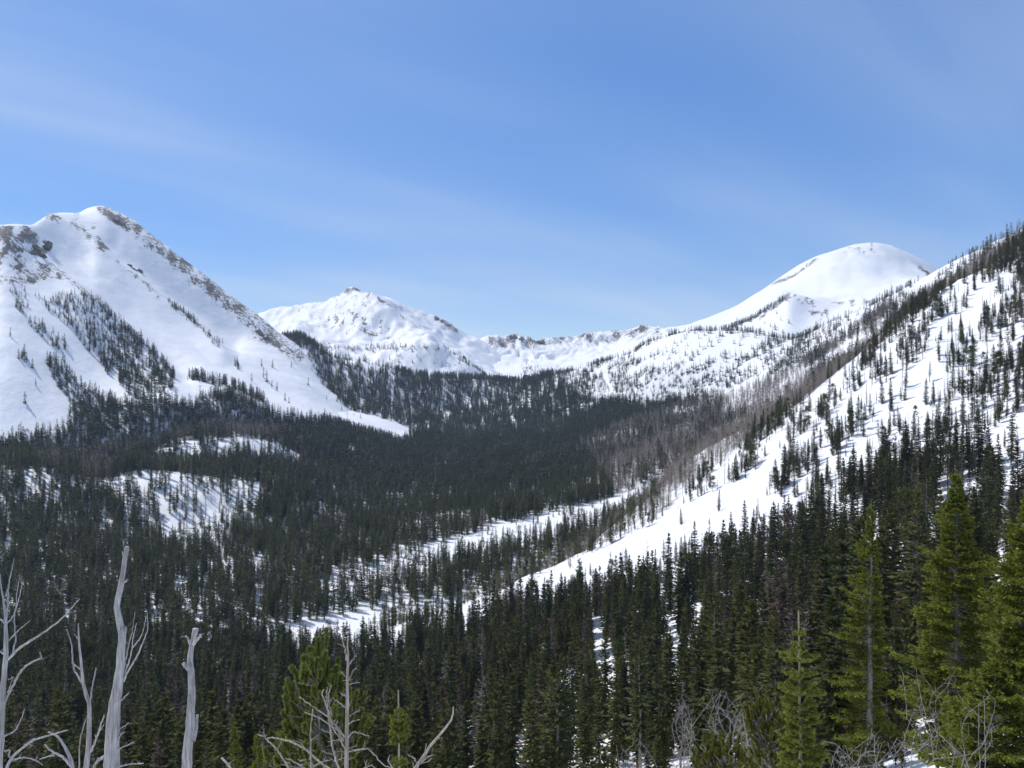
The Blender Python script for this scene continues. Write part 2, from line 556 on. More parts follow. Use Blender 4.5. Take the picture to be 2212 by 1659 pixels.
# --- left mountain
XS_L = np.concatenate([np.linspace(-900, -60, 40)[:-1], np.linspace(-60, 1040, 260)])
crestL = [(-900, 520, 1250), (-250, 475, 1250), (-60, 480, 1270), (0, 487, 1290), (30, 485, 1320), (65, 486, 1370), (100, 472, 1480), (125, 466, 1560), (170, 462, 1640), (190, 453, 1680), (215, 448, 1700), (228, 449, 1700), (250, 458, 1700),
          (280, 472, 1700), (330, 510, 1700), (400, 563, 1700), (450, 600, 1700), (500, 640, 1700), (560, 683, 1700), (600, 716, 1695), (640, 742, 1690), (680, 768, 1680), (705, 800, 1670), (735, 843, 1655), (769, 874, 1640), (803, 895, 1620), (898, 935, 1580), (1040, 985, 1560)]
rowsL = [
    [(-900, 1250, 600), (0, 1180, 730), (300, 1120, 860), (600, 1080, 1000), (800, 1080, 1160), (890, 1060, 1280), (1040, 1100, 1340)],
    [(-900, 1000, 720), (0, 972, 850), (200, 935, 930), (380, 872, 1010), (500, 868, 1070), (640, 892, 1150), (760, 927, 1260), (890, 953, 1400), (1040, 1000, 1440)],
    [(-900, 800, 840), (0, 810, 950), (200, 810, 1060), (300, 800, 1120), (380, 800, 1170), (500, 822, 1230), (640, 855, 1320), (760, 905, 1400), (890, 949, 1470), (1040, 995, 1490)],
    [(-900, 680, 940), (0, 690, 1050), (150, 650, 1200), (260, 700, 1250), (380, 740, 1310), (500, 775, 1370), (640, 815, 1450), (720, 852, 1490), (800, 902, 1520), (890, 946, 1520), (1040, 992, 1525)],
    [(-900, 580, 1050), (0, 590, 1150), (100, 560, 1300), (200, 560, 1430), (290, 605, 1470), (400, 665, 1520), (500, 720, 1550), (640, 778, 1580), (720, 840, 1580), (800, 902, 1575), (890, 944, 1560), (1040, 990, 1545)],
    crestL,
    [(x, y + 45, d + 160) for x, y, d in crestL],
    [(x, y + 260, d + 560) for x, y, d in crestL],
]
RIB2 = [(105, 468), (150, 490), (190, 520), (220, 548), (260, 580), (292, 602), (320, 628), (350, 656), (390, 680), (430, 706), (455, 735), (482, 760)]
RIBR = [(235, 454), (300, 498), (400, 576), (500, 656), (570, 712), (640, 772)]
RIB3 = [(110, 560), (170, 625), (230, 680), (300, 745), (350, 800), (375, 850)]


def dispL(x, y, px, py, t):
    w = sstep(0.6, 2.0, t)
    rib = 12 * np.maximum(0, 1 - seg_dist(px, py, RIB2) / 34) + 9 * np.maximum(0, 1 - seg_dist(px, py, RIB3) / 40)
    gul = -14 * np.exp(-(seg_dist(px, py, [(250, 520), (330, 590), (420, 660), (500, 730)]) / 30) ** 2)
    gul += -10 * np.exp(-(seg_dist(px, py, [(120, 560), (220, 630), (320, 720), (400, 800)]) / 24) ** 2)
    top = sstep(4.0, 5.0, t)
    ro = np.exp(-(seg_dist(px, py, RIBR) / 25) ** 2)
    return w * (fbm(x / 190, y / 190, 21, 3) * 4 + fbm(x / 60, y / 60, 22, 4) * 1.6 + (0.3 - np.abs(fbm(x / 34, y / 60, 25, 3))) * 1.6 * sstep(700, 560, py) + rib + gul) * (1 - 0.65 * top) + ro * fbm(x / 14, y / 14, 24, 3) * 2.0


def rockL(x, y, px, py):
    n = fbm(px / 26, py / 26, 31, 4)
    r = 0.46 * np.exp(-(seg_dist(px, py, RIBR) / np.interp(px, [230, 400, 600], [12, 18, 22])) ** 4) * (0.85 + 0.35 * n)
    r += 0.46 * np.exp(-(seg_dist(px, py, RIB2) / 9) ** 2) * (0.6 + 0.9 * n)
    r += 0.50 * np.exp(-(seg_dist(px, py, [(215, 452), (232, 462), (255, 478)]) / 9) ** 2)
    r += 0.42 * np.exp(-(seg_dist(px, py, [(165, 470), (190, 488), (215, 520), (235, 545)]) / 10) ** 2) * (0.6 + n)
    r += inside(px, py, [(-200, 485), (60, 488), (100, 515), (110, 535), (95, 560), (40, 545), (-200, 575)]) * (0.44 + 0.30 * n)
    r += inside(px, py, [(-200, 560), (30, 545), (95, 575), (140, 610), (60, 612), (-200, 630)]) * (0.30 + 0.3 * n)
    r += 0.36 * np.exp(-(seg_dist(px, py, [(110, 575), (150, 610), (190, 640)]) / 10) ** 2)
    r += 0.30 * np.exp(-(seg_dist(px, py, [(540, 730), (600, 745)]) / 8) ** 2)
    r += (0.06 + 0.14 * n) * sstep(760, 560, py)
    return np.clip(r * 1.15, 0, 0.75)


sL = Sheet('left_mountain', rowsL, XS_L, [8, 30, 24, 26, 34, 8, 6], M['snow_far'], dispL, rockL,
           'steep snow mountain with a rocky right-hand ridge and wooded lower ribs')

# --- central pyramid peak and the bench below it
XS_C = np.linspace(300, 1420, 260)
crestC = [(300, 740, 3050), (400, 720, 3050), (540, 690, 3050), (565, 677, 3050), (600, 666, 3050), (640, 660, 3030), (700, 655, 3000), (730, 638, 2980), (755, 624, 2960), (770, 627, 2960), (790, 641, 2980), (815, 640, 3000), (840, 643, 3020), (880, 662, 3060), (940, 683, 3080), (965, 695, 3080), (1000, 716, 3100), (1040, 736, 3120), (1100, 775, 3120), (1420, 810, 3120)]
rowsC = [
    [(300, 860, 1850), (1420, 870, 1900)],
    [(300, 800, 1930), (700, 792, 1950), (800, 803, 1960), (900, 818, 1980), (1050, 828, 2020), (1150, 835, 2100), (1420, 845, 2150)],
    [(300, 745, 2080), (640, 737, 2080), (690, 748, 2080), (780, 754, 2080), (850, 751, 2080), (925, 749, 2100), (985, 766, 2120), (1020, 788, 2140), (1050, 810, 2160), (1100, 826, 2250), (1150, 832, 2300), (1420, 840, 2300)],
    [(300, 740, 2420), (640, 713, 2480), (780, 727, 2480), (880, 731, 2430), (925, 741, 2380), (1000, 768, 2430), (1050, 796, 2480), (1100, 815, 2550), (1420, 835, 2600)],
    [(300, 742, 2850), (565, 702, 2850), (640, 692, 2820), (700, 690, 2760), (755, 668, 2700), (800, 664, 2650), (850, 690, 2620), (885, 712, 2620), (920, 722, 2740), (960, 722, 2830), (1000, 742, 2850), (1050, 772, 2850), (1100, 803, 2850), (1420, 825, 2900)],
    crestC,
    [(x, y + 25, d + 250) for x, y, d in crestC],
    [(x, y + 150, d + 800) for x, y, d in crestC],
]


def dispC(x, y, px, py, t):
    w = sstep(0.8, 2.0, t) * (1 - 0.55 * sstep(4.3, 5.0, t))
    rd = 1 - np.abs(fbm(x / 150, y / 260, 52, 3))
    face = np.exp(-((t - 1.5) / 0.5) ** 2)
    rib = 38 * np.maximum(0, 1 - seg_dist(px, py, [(755, 628), (790, 645), (840, 677), (885, 712), (925, 746)]) / 46)
    rib = np.maximum(rib, 24 * np.maximum(0, 1 - seg_dist(px, py, [(750, 630), (700, 664), (640, 706)]) / 34))
    rib = np.maximum(rib, 20 * np.maximum(0, 1 - seg_dist(px, py, [(755, 630), (762, 670), (775, 715)]) / 30))
    return (w * (fbm(x / 260, y / 260, 51, 4) * 9 + (rd - 0.75) * 20 + (0.3 - np.abs(fbm(x / 70, y / 90, 54, 4))) * 16 + (rib - 12) * (1 - sstep(4.2, 4.95, t)))
            + face * fbm(x / 60, y / 120, 53, 4) * 4)


def rockC(x, y, px, py):
    n = fbm(px / 12, py / 12, 61, 4)
    r = 0.34 * np.exp(-(seg_dist(px, py, [(790, 640), (840, 675), (885, 712), (925, 746)]) / 5) ** 2)
    r += 0.55 * np.exp(-(seg_dist(px, py, [(942, 685), (968, 700), (985, 712)]) / 5) ** 2)
    r += 0.45 * np.exp(-(seg_dist(px, py, [(735, 638), (750, 634), (775, 632)]) / 5) ** 2)
    r += 0.30 * np.exp(-(seg_dist(px, py, [(720, 690), (760, 685), (800, 705), (860, 735)]) / 14) ** 2) * (0.5 + 1.2 * n)
    r += (0.12 + 0.2 * n) * (py < 742) * sstep(760, 690, py + 0.25 * np.abs(px - 790)) + (0.04 + 0.2 * n) * (py < 742)
    r += 0.22 * inside(px, py, [(800, 756), (920, 750), (1050, 812), (1000, 822), (880, 808)]) * (fbm(px / 5, py / 20, 64, 3) + 0.5)
    return np.clip(r, 0, 0.7)


sC = Sheet('central_peak', rowsC, XS_C, [6, 14, 20, 22, 26, 6, 5], M['snow_far'], dispC, rockC,
           'white pyramid-shaped peak at the head of the valley')

# --- cirque headwall
XS_E = np.linspace(780, 1800, 280)
crestE = [(780, 740, 3250), (960, 740, 3250), (1030, 735, 3250), (1045, 730, 3250), (1060, 727, 3250), (1085, 730, 3250), (1108, 722, 3250), (1130, 727, 3250), (1160, 735, 3250), (1195, 731, 3250), (1230, 731, 3250), (1265, 724, 3230), (1300, 719, 3200), (1340, 713, 3150), (1365, 712, 3120), (1385, 705, 3100), (1410, 708, 3060), (1440, 709, 3000), (1500, 700, 2950), (1800, 640, 2900)]
rowsE = [
    [(780, 870, 2150), (1800, 850, 2100)],
    [(780, 842, 2350), (1110, 836, 2350), (1200, 832, 2350), (1300, 826, 2350), (1500, 800, 2300), (1800, 760, 2250)],
    [(780, 815, 2750), (1040, 806, 2750), (1110, 808, 2720), (1200, 802, 2720), (1300, 786, 2720), (1400, 758, 2680), (1500, 742, 2600), (1800, 690, 2550)],
    [(780, 775, 3080), (1040, 768, 3080), (1160, 770, 3080), (1300, 754, 3050), (1400, 732, 2950), (1500, 716, 2850), (1800, 660, 2800)],
    crestE,
    [(x, y + 25, d + 150) for x, y, d in crestE],
    [(x, y + 160, d + 700) for x, y, d in crestE],
]


def dispE(x, y, px, py, t):
    wall = sstep(2.3, 3.2, t) * (1 - sstep(4.1, 5, t)) * sstep(1020, 1080, px) * (1 - sstep(1400, 1500, px))
    rd = np.abs(fbm(x / (52 + 0 * x) + fbm(x / 160, y / 160, 73, 2) * 1.3, y / 130, 71, 4))
    knoll = 14 * np.exp(-(((px - 1155) / 60) ** 2 + ((py - 797) / 9) ** 2))
    return wall * ((0.40 - rd) * 46 * (0.7 + 0.8 * fbm(x / 120, y / 120, 74, 2)) * (1 - 0.5 * sstep(3.6, 4.0, t))) + sstep(1, 2, t) * fbm(x / 200, y / 200, 72, 4) * 9 * (1 - 0.5 * sstep(3.5, 4, t)) + knoll


def rockE(x, y, px, py):
    n = fbm(x / 40, y / 120, 75, 4)
    band = sstep(1030, 1060, px) * (1 - sstep(1410, 1450, px)) * np.exp(-((py - (740 - (px - 1060) * 0.06)) / 20) ** 2)
    r = band * (0.42 + 0.42 * n)
    for c in ((1110, 727, 14), (1160, 735, 12), (1385, 712, 16), (1245, 748, 10), (1275, 752, 10)):
        r += 0.25 * np.exp(-(((px - c[0]) / c[2]) ** 2 + ((py - c[1]) / 8) ** 2))
    return np.clip(r, 0, 0.7)


sE = Sheet('cirque_headwall', rowsE, XS_E, [6, 16, 20, 34, 6, 5], M['snow_far'], dispE, rockE,
           'low fluted snow headwall with dark rock teeth closing the valley')

# --- dome-shaped mountain on the right
XS_D = np.linspace(1200, 2700, 280)
crestD = [(1200, 820, 2700), (1300, 785, 2700), (1380, 745, 2700), (1430, 722, 2700), (1475, 708, 2700), (1520, 690, 2700), (1580, 667, 2700), (1640, 630, 2700), (1700, 590, 2700), (1760, 556, 2700), (1800, 542, 2700), (1850, 528, 2700), (1885, 524, 2700), (1920, 530, 2700), (1960, 546, 2720), (2024, 580, 2740), (2100, 650, 2760), (2700, 900, 2800)]
rowsD = [
    [(1200, 930, 1650), (1600, 880, 1550), (2700, 900, 1500)],
    [(1200, 870, 1950), (1300, 815, 1900), (1400, 758, 1800), (1500, 730, 1740), (1600, 730, 1700), (1712, 747, 1650), (1800, 722, 1650), (1900, 675, 1650), (2024, 610, 1700), (2200, 620, 1700), (2700, 760, 1700)],
    [(1200, 850, 2100), (1300, 800, 2080), (1390, 755, 2040), (1450, 731, 2000), (1560, 714, 1950), (1620, 693, 1900), (1680, 657, 1890), (1706, 639, 1890), (1750, 652, 1940), (1800, 660, 1980), (1850, 652, 2000), (1950, 625, 2000), (2024, 606, 2050), (2200, 640, 2050), (2700, 780, 2100)],
    [(1200, 840, 2300), (1320, 790, 2280), (1450, 724, 2250), (1560, 697, 2280), (1640, 668, 2300), (1706, 646, 2300), (1800, 622, 2300), (1900, 606, 2330), (2000, 602, 2370), (2100, 650, 2400), (2700, 830, 2400)],
    [(1200, 830, 2500), (1300, 790, 2500), (1380, 752, 2500), (1450, 718, 2500), (1560, 682, 2520), (1640, 642, 2530), (1706, 604, 2540), (1800, 562, 2540), (1885, 548, 2550), (1960, 568, 2570), (2024, 597, 2600), (2100, 660, 2620), (2700, 860, 2650)],
    crestD,
    [(x, y + 15, d + 200) for x, y, d in crestD],
    [(x, y + 200, d + 900) for x, y, d in crestD],
]


def dispD(x, y, px, py, t):
    w = sstep(0.8, 2.0, t) * (1 - 0.7 * sstep(4.2, 5.0, t))
    return w * (fbm(x / 300, y / 300, 81, 3) * 9 + fbm(x / 80, y / 80, 82, 4) * 4.5)


def rockD(x, y, px, py):
    n = fbm(px / 14, py / 10, 91, 4)
    r = 0.30 * np.exp(-(((px - 1862) / 32) ** 2 + ((py - 540) / 14) ** 2)) * (0.7 + n)
    r += 0.36 * np.exp(-(seg_dist(px, py, [(1670, 612), (1720, 590), (1762, 562)]) / 4) ** 2)
    r += 0.34 * np.exp(-(seg_dist(px, py, [(1700, 640), (1740, 655), (1790, 690)]) / 12) ** 2) * (0.5 + 1.2 * n)
    r += 0.30 * np.exp(-(seg_dist(px, py, [(1800, 660), (1870, 650), (1830, 680)]) / 9) ** 2) * (0.4 + 1.2 * n)
    r += 0.50 * np.exp(-(seg_dist(px, py, [(1988, 578), (2010, 598)]) / 5) ** 2)
    r += 0.32 * np.exp(-(seg_dist(px, py, [(1640, 690), (1700, 640)]) / 5) ** 2)
    r += 0.0 + 0.14 * n
    return np.clip(r * 1.6, 0, 0.6)


sD = Sheet('dome_mountain', rowsD, XS_D, [6, 14, 20, 12, 24, 6, 5], M['snow_far'], dispD, rockD,
           'smooth white dome-shaped mountain behind the right hillside')

# running skyline by distance, to leave out trees nobody can see
NB, ND = 400, 260
HZ = np.full((NB, ND), -9.0)
D_EDGE = np.geomspace(20, 3600, ND + 1)
for s in SHEETS.values():
    ppx, ppy = to_px(s.P)
    b = ((ppx + 300) / (2812) * NB).astype(int).ravel()
    dk = (np.searchsorted(D_EDGE, s.P[..., 1]) - 1).ravel()
    e = (s.P[..., 2] / np.maximum(s.P[..., 1], 0.1)).ravel()
    k = (b >= 0) & (b < NB) & (dk >= 0) & (dk < ND)
    np.maximum.at(HZ, (b[k], dk[k]), e[k])
HZ = np.maximum.accumulate(HZ, axis=1)


def seen(P, h, slack=0.012):
    px, py = to_px(P)
    b = ((px + 300) / 2812 * NB).astype(int)
    ok = (px > -160) & (px < 2372)
    dk = np.clip(np.searchsorted(D_EDGE, P[:, 1]) - 3, 0, ND - 1)
    e = (P[:, 2] + h) / P[:, 1]
    return ok & (e > HZ[np.clip(b, 0, NB - 1), dk] - slack)

# ------------------------------------------------------------------ tree shapes
def nrm(v):
    return v / np.maximum(np.linalg.norm(v, axis=-1, keepdims=True), 1e-9)


def kites(base, dirv, length, width, rs, roll=None):
    """flat leaf-like sprays: (n,3) base points and directions -> verts, quads"""
    n = len(base)
    dirv = nrm(dirv)
    up = np.tile(np.array([0, 0, 1.0]), (n, 1))
    up[np.abs(dirv[:, 2]) > 0.95] = (1, 0, 0)
    s = nrm(np.cross(dirv, up))
    u = np.cross(s, dirv)
    a = rs.uniform(-0.9, 0.9, n) if roll is None else roll
    side = s * np.cos(a)[:, None] + u * np.sin(a)[:, None]
    L = length[:, None]
    W = width[:, None]
    mid = base + dirv * L * 0.45
    v = np.stack([base, mid - side * W, base + dirv * L, mid + side * W], 1)
    q = np.arange(n * 4).reshape(n, 4)
    return v.reshape(-1, 3), q


def tube(pts, rad, seg=7, rs=None, rough=0.0, cap=True):
    """swept tube through points; returns verts, quads, tris"""
    pts = np.asarray(pts, float)
    rad = np.asarray(rad, float)
    n = len(pts)
    t = nrm(np.gradient(pts, axis=0))
    ref = np.array([0, 1.0, 0]) if abs(t[:, 1]).mean() < 0.8 else np.array([1.0, 0, 0])
    a = nrm(np.cross(t, ref))
    b = np.cross(t, a)
    th = np.linspace(0, 2 * np.pi, seg, endpoint=False)
    r = rad[:, None] * np.ones(seg)
    if rough and rs is not None:
        r = r * (1 + rough * rs.uniform(-1, 1, (n, seg)) + rough * rs.uniform(-1, 1, (1, seg)))
    v = pts[:, None] + (a[:, None] * np.cos(th)[None, :, None] + b[:, None] * np.sin(th)[None, :, None]) * r[..., None]
    idx = np.arange(n * seg).reshape(n, seg)
    q = np.stack([idx[:-1], np.roll(idx[:-1], -1, 1), np.roll(idx[1:], -1, 1), idx[1:]], -1).reshape(-1, 4)
    v = v.reshape(-1, 3)
    tr = np.zeros((0, 3), int)
    if cap:
        c = len(v)
        v = np.vstack([v, pts[-1:]])
        tr = np.stack([idx[-1], np.roll(idx[-1], -1), np.full(seg, c)], -1)
    return v, q, tr


class Geo:
    def __init__(self):
        self.v, self.q, self.t, self.n = [], [], [], 0

    def add(self, v, q=None, t=None):
        if len(v) == 0:
            return self
        self.v.append(np.asarray(v))
        if q is not None and len(q):
            self.q.append(np.asarray(q) + self.n)
        if t is not None and len(t):
            self.t.append(np.asarray(t) + self.n)
        self.n += len(v)
        return self

    def arrays(self):
        return (np.vstack(self.v), np.vstack(self.q) if self.q else np.zeros((0, 4), int), np.vstack(self.t) if self.t else np.zeros((0, 3), int))

    def mesh(self, name, mats, smooth=False, origin=(0, 0, 0)):
        v, q, t = self.arrays()
        return mesh_np(name, v - np.asarray(origin, float), quads=q, tris=t, mats=mats, smooth=smooth)


def conifer(seed, H=15.0, R=1.8, base=0.06, wh=44, nb=6, sp=6, prof=0.75, droop=0.35, ragged=0.35, spray=0.62, wid=0.20, gaps=0.1, trunk_r=None, seg=6, oneside=0.0):
    """fir or spruce: trunk and crown as two Geo objects, base at the origin"""
    rs = np.random.RandomState(seed)
    trunk, crown = Geo(), Geo()
    tr = trunk_r or H * 0.0125
    zs = np.linspace(-0.8, H * 0.97, 8)
    bend = np.cumsum(rs.normal(0, H * 0.0022, (8, 2)), 0)
    pts = np.column_stack([bend - bend[0], zs])
    trunk.add(*tube(pts, tr * (1 - np.linspace(0, 0.93, 8) ** 1.1), seg, rs, 0.06))
    f = base + (0.985 - base) * (np.arange(wh) + rs.uniform(-0.4, 0.4, wh)) / wh
    hh = np.repeat(f, nb)
    n = len(hh)
    hh = hh + rs.uniform(-0.5, 0.5, n) / wh
    hh = np.clip(hh, base, 0.99)
    az = np.tile(np.arange(nb) * 2 * np.pi / nb, wh) + np.repeat(rs.uniform(0, 6.28, wh), nb) + rs.uniform(-0.5, 0.5, n)
    low = np.clip((hh - base) / 0.12, 0.35, 1)           # the lowest branches are short again
    clump = 1 + ragged * np.sin(hh * 37 + rs.uniform(0, 6)) * 0.5
    L = R * (1 - hh) ** prof * low * clump * (1 + ragged * rs.uniform(-1, 0.7, n)) + 0.10
    if oneside:
        L = L * (1 - oneside * 0.5 * (1 + np.cos(az)))
    keep = rs.rand(n) > gaps
    hh, az, L = hh[keep], az[keep], L[keep]
    n = len(hh)
    pitch = -droop + (0.9 + droop) * hh ** 2.5 + rs.uniform(-0.15, 0.15, n)
    tx = np.interp(hh * H, zs, pts[:, 0])
    ty = np.interp(hh * H, zs, pts[:, 1])
    b0 = np.column_stack([tx, ty, hh * H])
    dh = np.column_stack([np.cos(az), np.sin(az), np.tan(pitch)])
    dh = nrm(dh)
    S = (np.arange(sp) + 0.6) / sp
    s = np.tile(S, n) * 1.0 + rs.uniform(-0.08, 0.08, n * sp)
    bi = np.repeat(np.arange(n), sp)
    pos = b0[bi] + dh[bi] * (s * L[bi] * 0.88)[:, None]
    pos[:, 2] -= 0.10 * L[bi] * np.sin(np.clip(s, 0, 1) * np.pi) * 0.6
    turn = np.where(rs.rand(len(s)) < 0.5, -1, 1) * rs.uniform(0.1, 1.0, len(s)) * (1.15 - s)
    a2 = az[bi] + turn
    d2 = np.column_stack([np.cos(a2), np.sin(a2), np.tan(pitch[bi]) + rs.uniform(-0.35, 0.25, len(s))])
    ln = spray * (0.55 + 0.75 * L[bi] / R) * rs.uniform(0.7, 1.25, len(s)) * np.minimum(1, 0.35 + L[bi] / (0.45 * R))
    crown.add(*kites(pos - nrm(d2) * ln[:, None] * 0.25, d2, ln, ln * wid * rs.uniform(0.8, 1.3, len(s)), rs))
    # leader
    m = 10
    lh = np.linspace(0.94, 1.0, m) * H
    la = rs.uniform(0, 6.28, m)
    ld = np.column_stack([np.cos(la) * 0.35, np.sin(la) * 0.35, np.ones(m)])
    crown.add(*kites(np.column_stack([np.full(m, pts[-1, 0]), np.full(m, pts[-1, 1]), lh - 0.25]), ld, np.full(m, spray * 0.6), np.full(m, spray * 0.09), rs))
    return trunk, crown


def pine_tree(seed, H=11.0, R=2.1, n=900, base=0.18):
    """rounder crown of tufted clumps"""
    rs = np.random.RandomState(seed)
    trunk, crown = Geo(), Geo()
    zs = np.linspace(-0.8, H * 0.93, 7)
    bend = np.cumsum(rs.normal(0, H * 0.006, (7, 2)), 0)
    pts = np.column_stack([bend - bend[0], zs])
    trunk.add(*tube(pts, H * 0.015 * (1 - np.linspace(0, 0.9, 7)), 6, rs, 0.08))
    nc = 34
    hc = base + (1 - base) * rs.rand(nc) ** 0.85
    ac = rs.uniform(0, 6.28, nc)
    rc = R * np.sqrt(np.clip(np.sin(np.clip((hc - base) / (1 - base), 0, 1) ** 0.8 * np.pi * 0.92 + 0.2), 0.06, 1)) * rs.uniform(0.35, 1.0, nc)
    cx, cy, cz = rc * np.cos(ac), rc * np.sin(ac), hc * H
    for k in range(nc):
        trunk.add(*tube([[np.interp(cz[k] - 0.5, zs, pts[:, 0]), np.interp(cz[k] - 0.5, zs, pts[:, 1]), cz[k] - 0.6], [cx[k], cy[k], cz[k]]], [0.05, 0.02], 3, cap=False))
    bi = rs.randint(0, nc, n)
    off = rs.normal(0, 1, (n, 3)) * np.array([0.34, 0.34, 0.30]) * R * 0.55
    p = np.column_stack([cx, cy, cz])[bi] + off
    d = np.column_stack([cx, cy, np.full(nc, R * 1.2)])[bi] + off * 1.5 + rs.normal(0, 0.5, (n, 3))
    ln = rs.uniform(0.35, 0.6, n)
    crown.add(*kites(p, d, ln, ln * 0.22, rs))
    return trunk, crown


def bare_tree(seed, H=11.0, R=1.1, nb=70, fine=2, w=0.030):
    """leafless grey tree: trunk, and twigs as thin blades"""
    rs = np.random.RandomState(seed)
    trunk, twigs = Geo(), Geo()
    zs = np.linspace(-0.6, H, 7)
    bend = np.cumsum(rs.normal(0, H * 0.006, (7, 2)), 0)
    pts = np.column_stack([bend - bend[0], zs])
    trunk.add(*tube(pts, H * 0.010 * (1 - np.linspace(0, 0.95, 7)), 5, rs, 0.05))
    hh = rs.uniform(0.15, 0.97, nb)
    az = rs.uniform(0, 6.28, nb)
    L = R * (1 - hh) ** 0.55 * rs.uniform(0.4, 1.15, nb) + 0.15
    b0 = np.column_stack([np.interp(hh * H, zs, pts[:, 0]), np.interp(hh * H, zs, pts[:, 1]), hh * H])
    dv = np.column_stack([np.cos(az), np.sin(az), rs.uniform(-0.25, 0.7, nb)])
    dv = nrm(dv)
    twigs.add(*kites(b0, dv, L, np.full(nb, w * 1.3), rs))
    for k in range(fine):
        s = rs.uniform(0.2, 0.95, nb)
        p = b0 + dv * (L * s)[:, None]
        d2 = dv + rs.normal(0, 0.6, (nb, 3)) + np.array([0, 0, 0.25])
        twigs.add(*kites(p, d2, L * rs.uniform(0.3, 0.6, nb), np.full(nb, w), rs))
    return trunk, twigs


def merged_mesh(name, trunk, crown, m1, m2):
    v1, q1, t1 = trunk.arrays()
    v2, q2, t2 = crown.arrays()
    n = len(v1)
    q = np.vstack([q1, q2 + n])
    t = np.vstack([t1, t2 + n])
    mi = np.concatenate([np.zeros(len(q1)), np.ones(len(q2)), np.zeros(len(t1)), np.ones(len(t2))])
    return mesh_np(name, np.vstack([v1, v2]), quads=q, tris=t, mats=[m1, m2], mat_idx=mi)


# near kinds (also used for the trees that stand as things of their own)
NEAR = {}
NEAR['spire'] = conifer(101, 16, 1.55, 0.05, 50, 6, 7, 0.70, 0.40, 0.35)
NEAR['fir'] = conifer(102, 15, 2.0, 0.04, 46, 7, 7, 0.78, 0.30, 0.30)
NEAR['spruce'] = conifer(103, 17, 2.2, 0.10, 46, 7, 7, 0.80, 0.50, 0.5, gaps=0.2)
NEAR['lean_spire'] = conifer(104, 16, 1.25, 0.08, 48, 6, 6, 0.62, 0.45, 0.5, gaps=0.18)
NEAR['ragged'] = conifer(105, 17, 1.7, 0.25, 38, 6, 6, 0.60, 0.25, 0.7, gaps=0.35)
NEAR['pine'] = pine_tree(106, 12, 2.1, 1300)
NEAR['dying'] = conifer(107, 15, 1.5, 0.10, 40, 6, 4, 0.7, 0.5, 0.6, spray=0.5, wid=0.12, gaps=0.3)
NEAR['bare'] = bare_tree(108, 13, 1.4, 130, 3, 0.022)

MID = {
    'spire': conifer(201, 16, 1.6, 0.05, 26, 6, 4, 0.70, 0.40, 0.35, spray=0.85),
    'fir': conifer(202, 15, 2.0, 0.04, 24, 6, 4, 0.78, 0.30, 0.35, spray=0.95),
    'spruce': conifer(203, 16, 1.8, 0.10, 24, 6, 4, 0.72, 0.50, 0.55, spray=0.9, gaps=0.2),
    'pine': pine_tree(204, 12, 2.2, 420),
    'bare': bare_tree(205, 12, 1.5, 60, 2, 0.05),
    'bare_b': bare_tree(206, 11, 1.7, 70, 2, 0.05),
}
FAR = {
    'spire': conifer(301, 15, 1.7, 0.03, 14, 5, 2, 0.70, 0.35, 0.35, spray=1.5, wid=0.24, gaps=0.0),
    'fir': conifer(302, 14, 2.1, 0.03, 13, 5, 2, 0.75, 0.30, 0.4, spray=1.6, wid=0.26, gaps=0.0),
    'spruce': conifer(303, 15, 1.9, 0.08, 13, 5, 2, 0.65, 0.45, 0.6, spray=1.5, wid=0.24, gaps=0.1),
    'pine': pine_tree(304, 10, 2.4, 120),
    'bare': bare_tree(305, 12, 1.7, 34, 1, 0.13),
}


def proto(name, tc, bark, leaf):
    return bpy.data.objects.new(name, merged_mesh(name, tc[0], tc[1], bark, leaf))


PROTO = {}
for k, tc in MID.items():
    bare = k.startswith('bare')
    PROTO['mid_' + k] = proto('tree_shape_mid_' + k, tc, M['greytwig'] if bare else M['bark'], M['greytwig'] if bare else M['needles'])
for k, tc in FAR.items():
    bare = k.startswith('bare')
    PROTO['far_' + k] = proto('tree_shape_far_' + k, tc, M['greytwig'] if bare else M['bark'], M['greytwig'] if bare else M['needles_far'])
for k, tc in NEAR.items():
    bare = k == 'bare'
    PROTO['near_' + k] = proto('tree_shape_near_' + k, tc, M['greytwig_near'] if bare else M['bark'],
                               M['greytwig_near'] if k in ('bare', 'dying') else M['needles'])


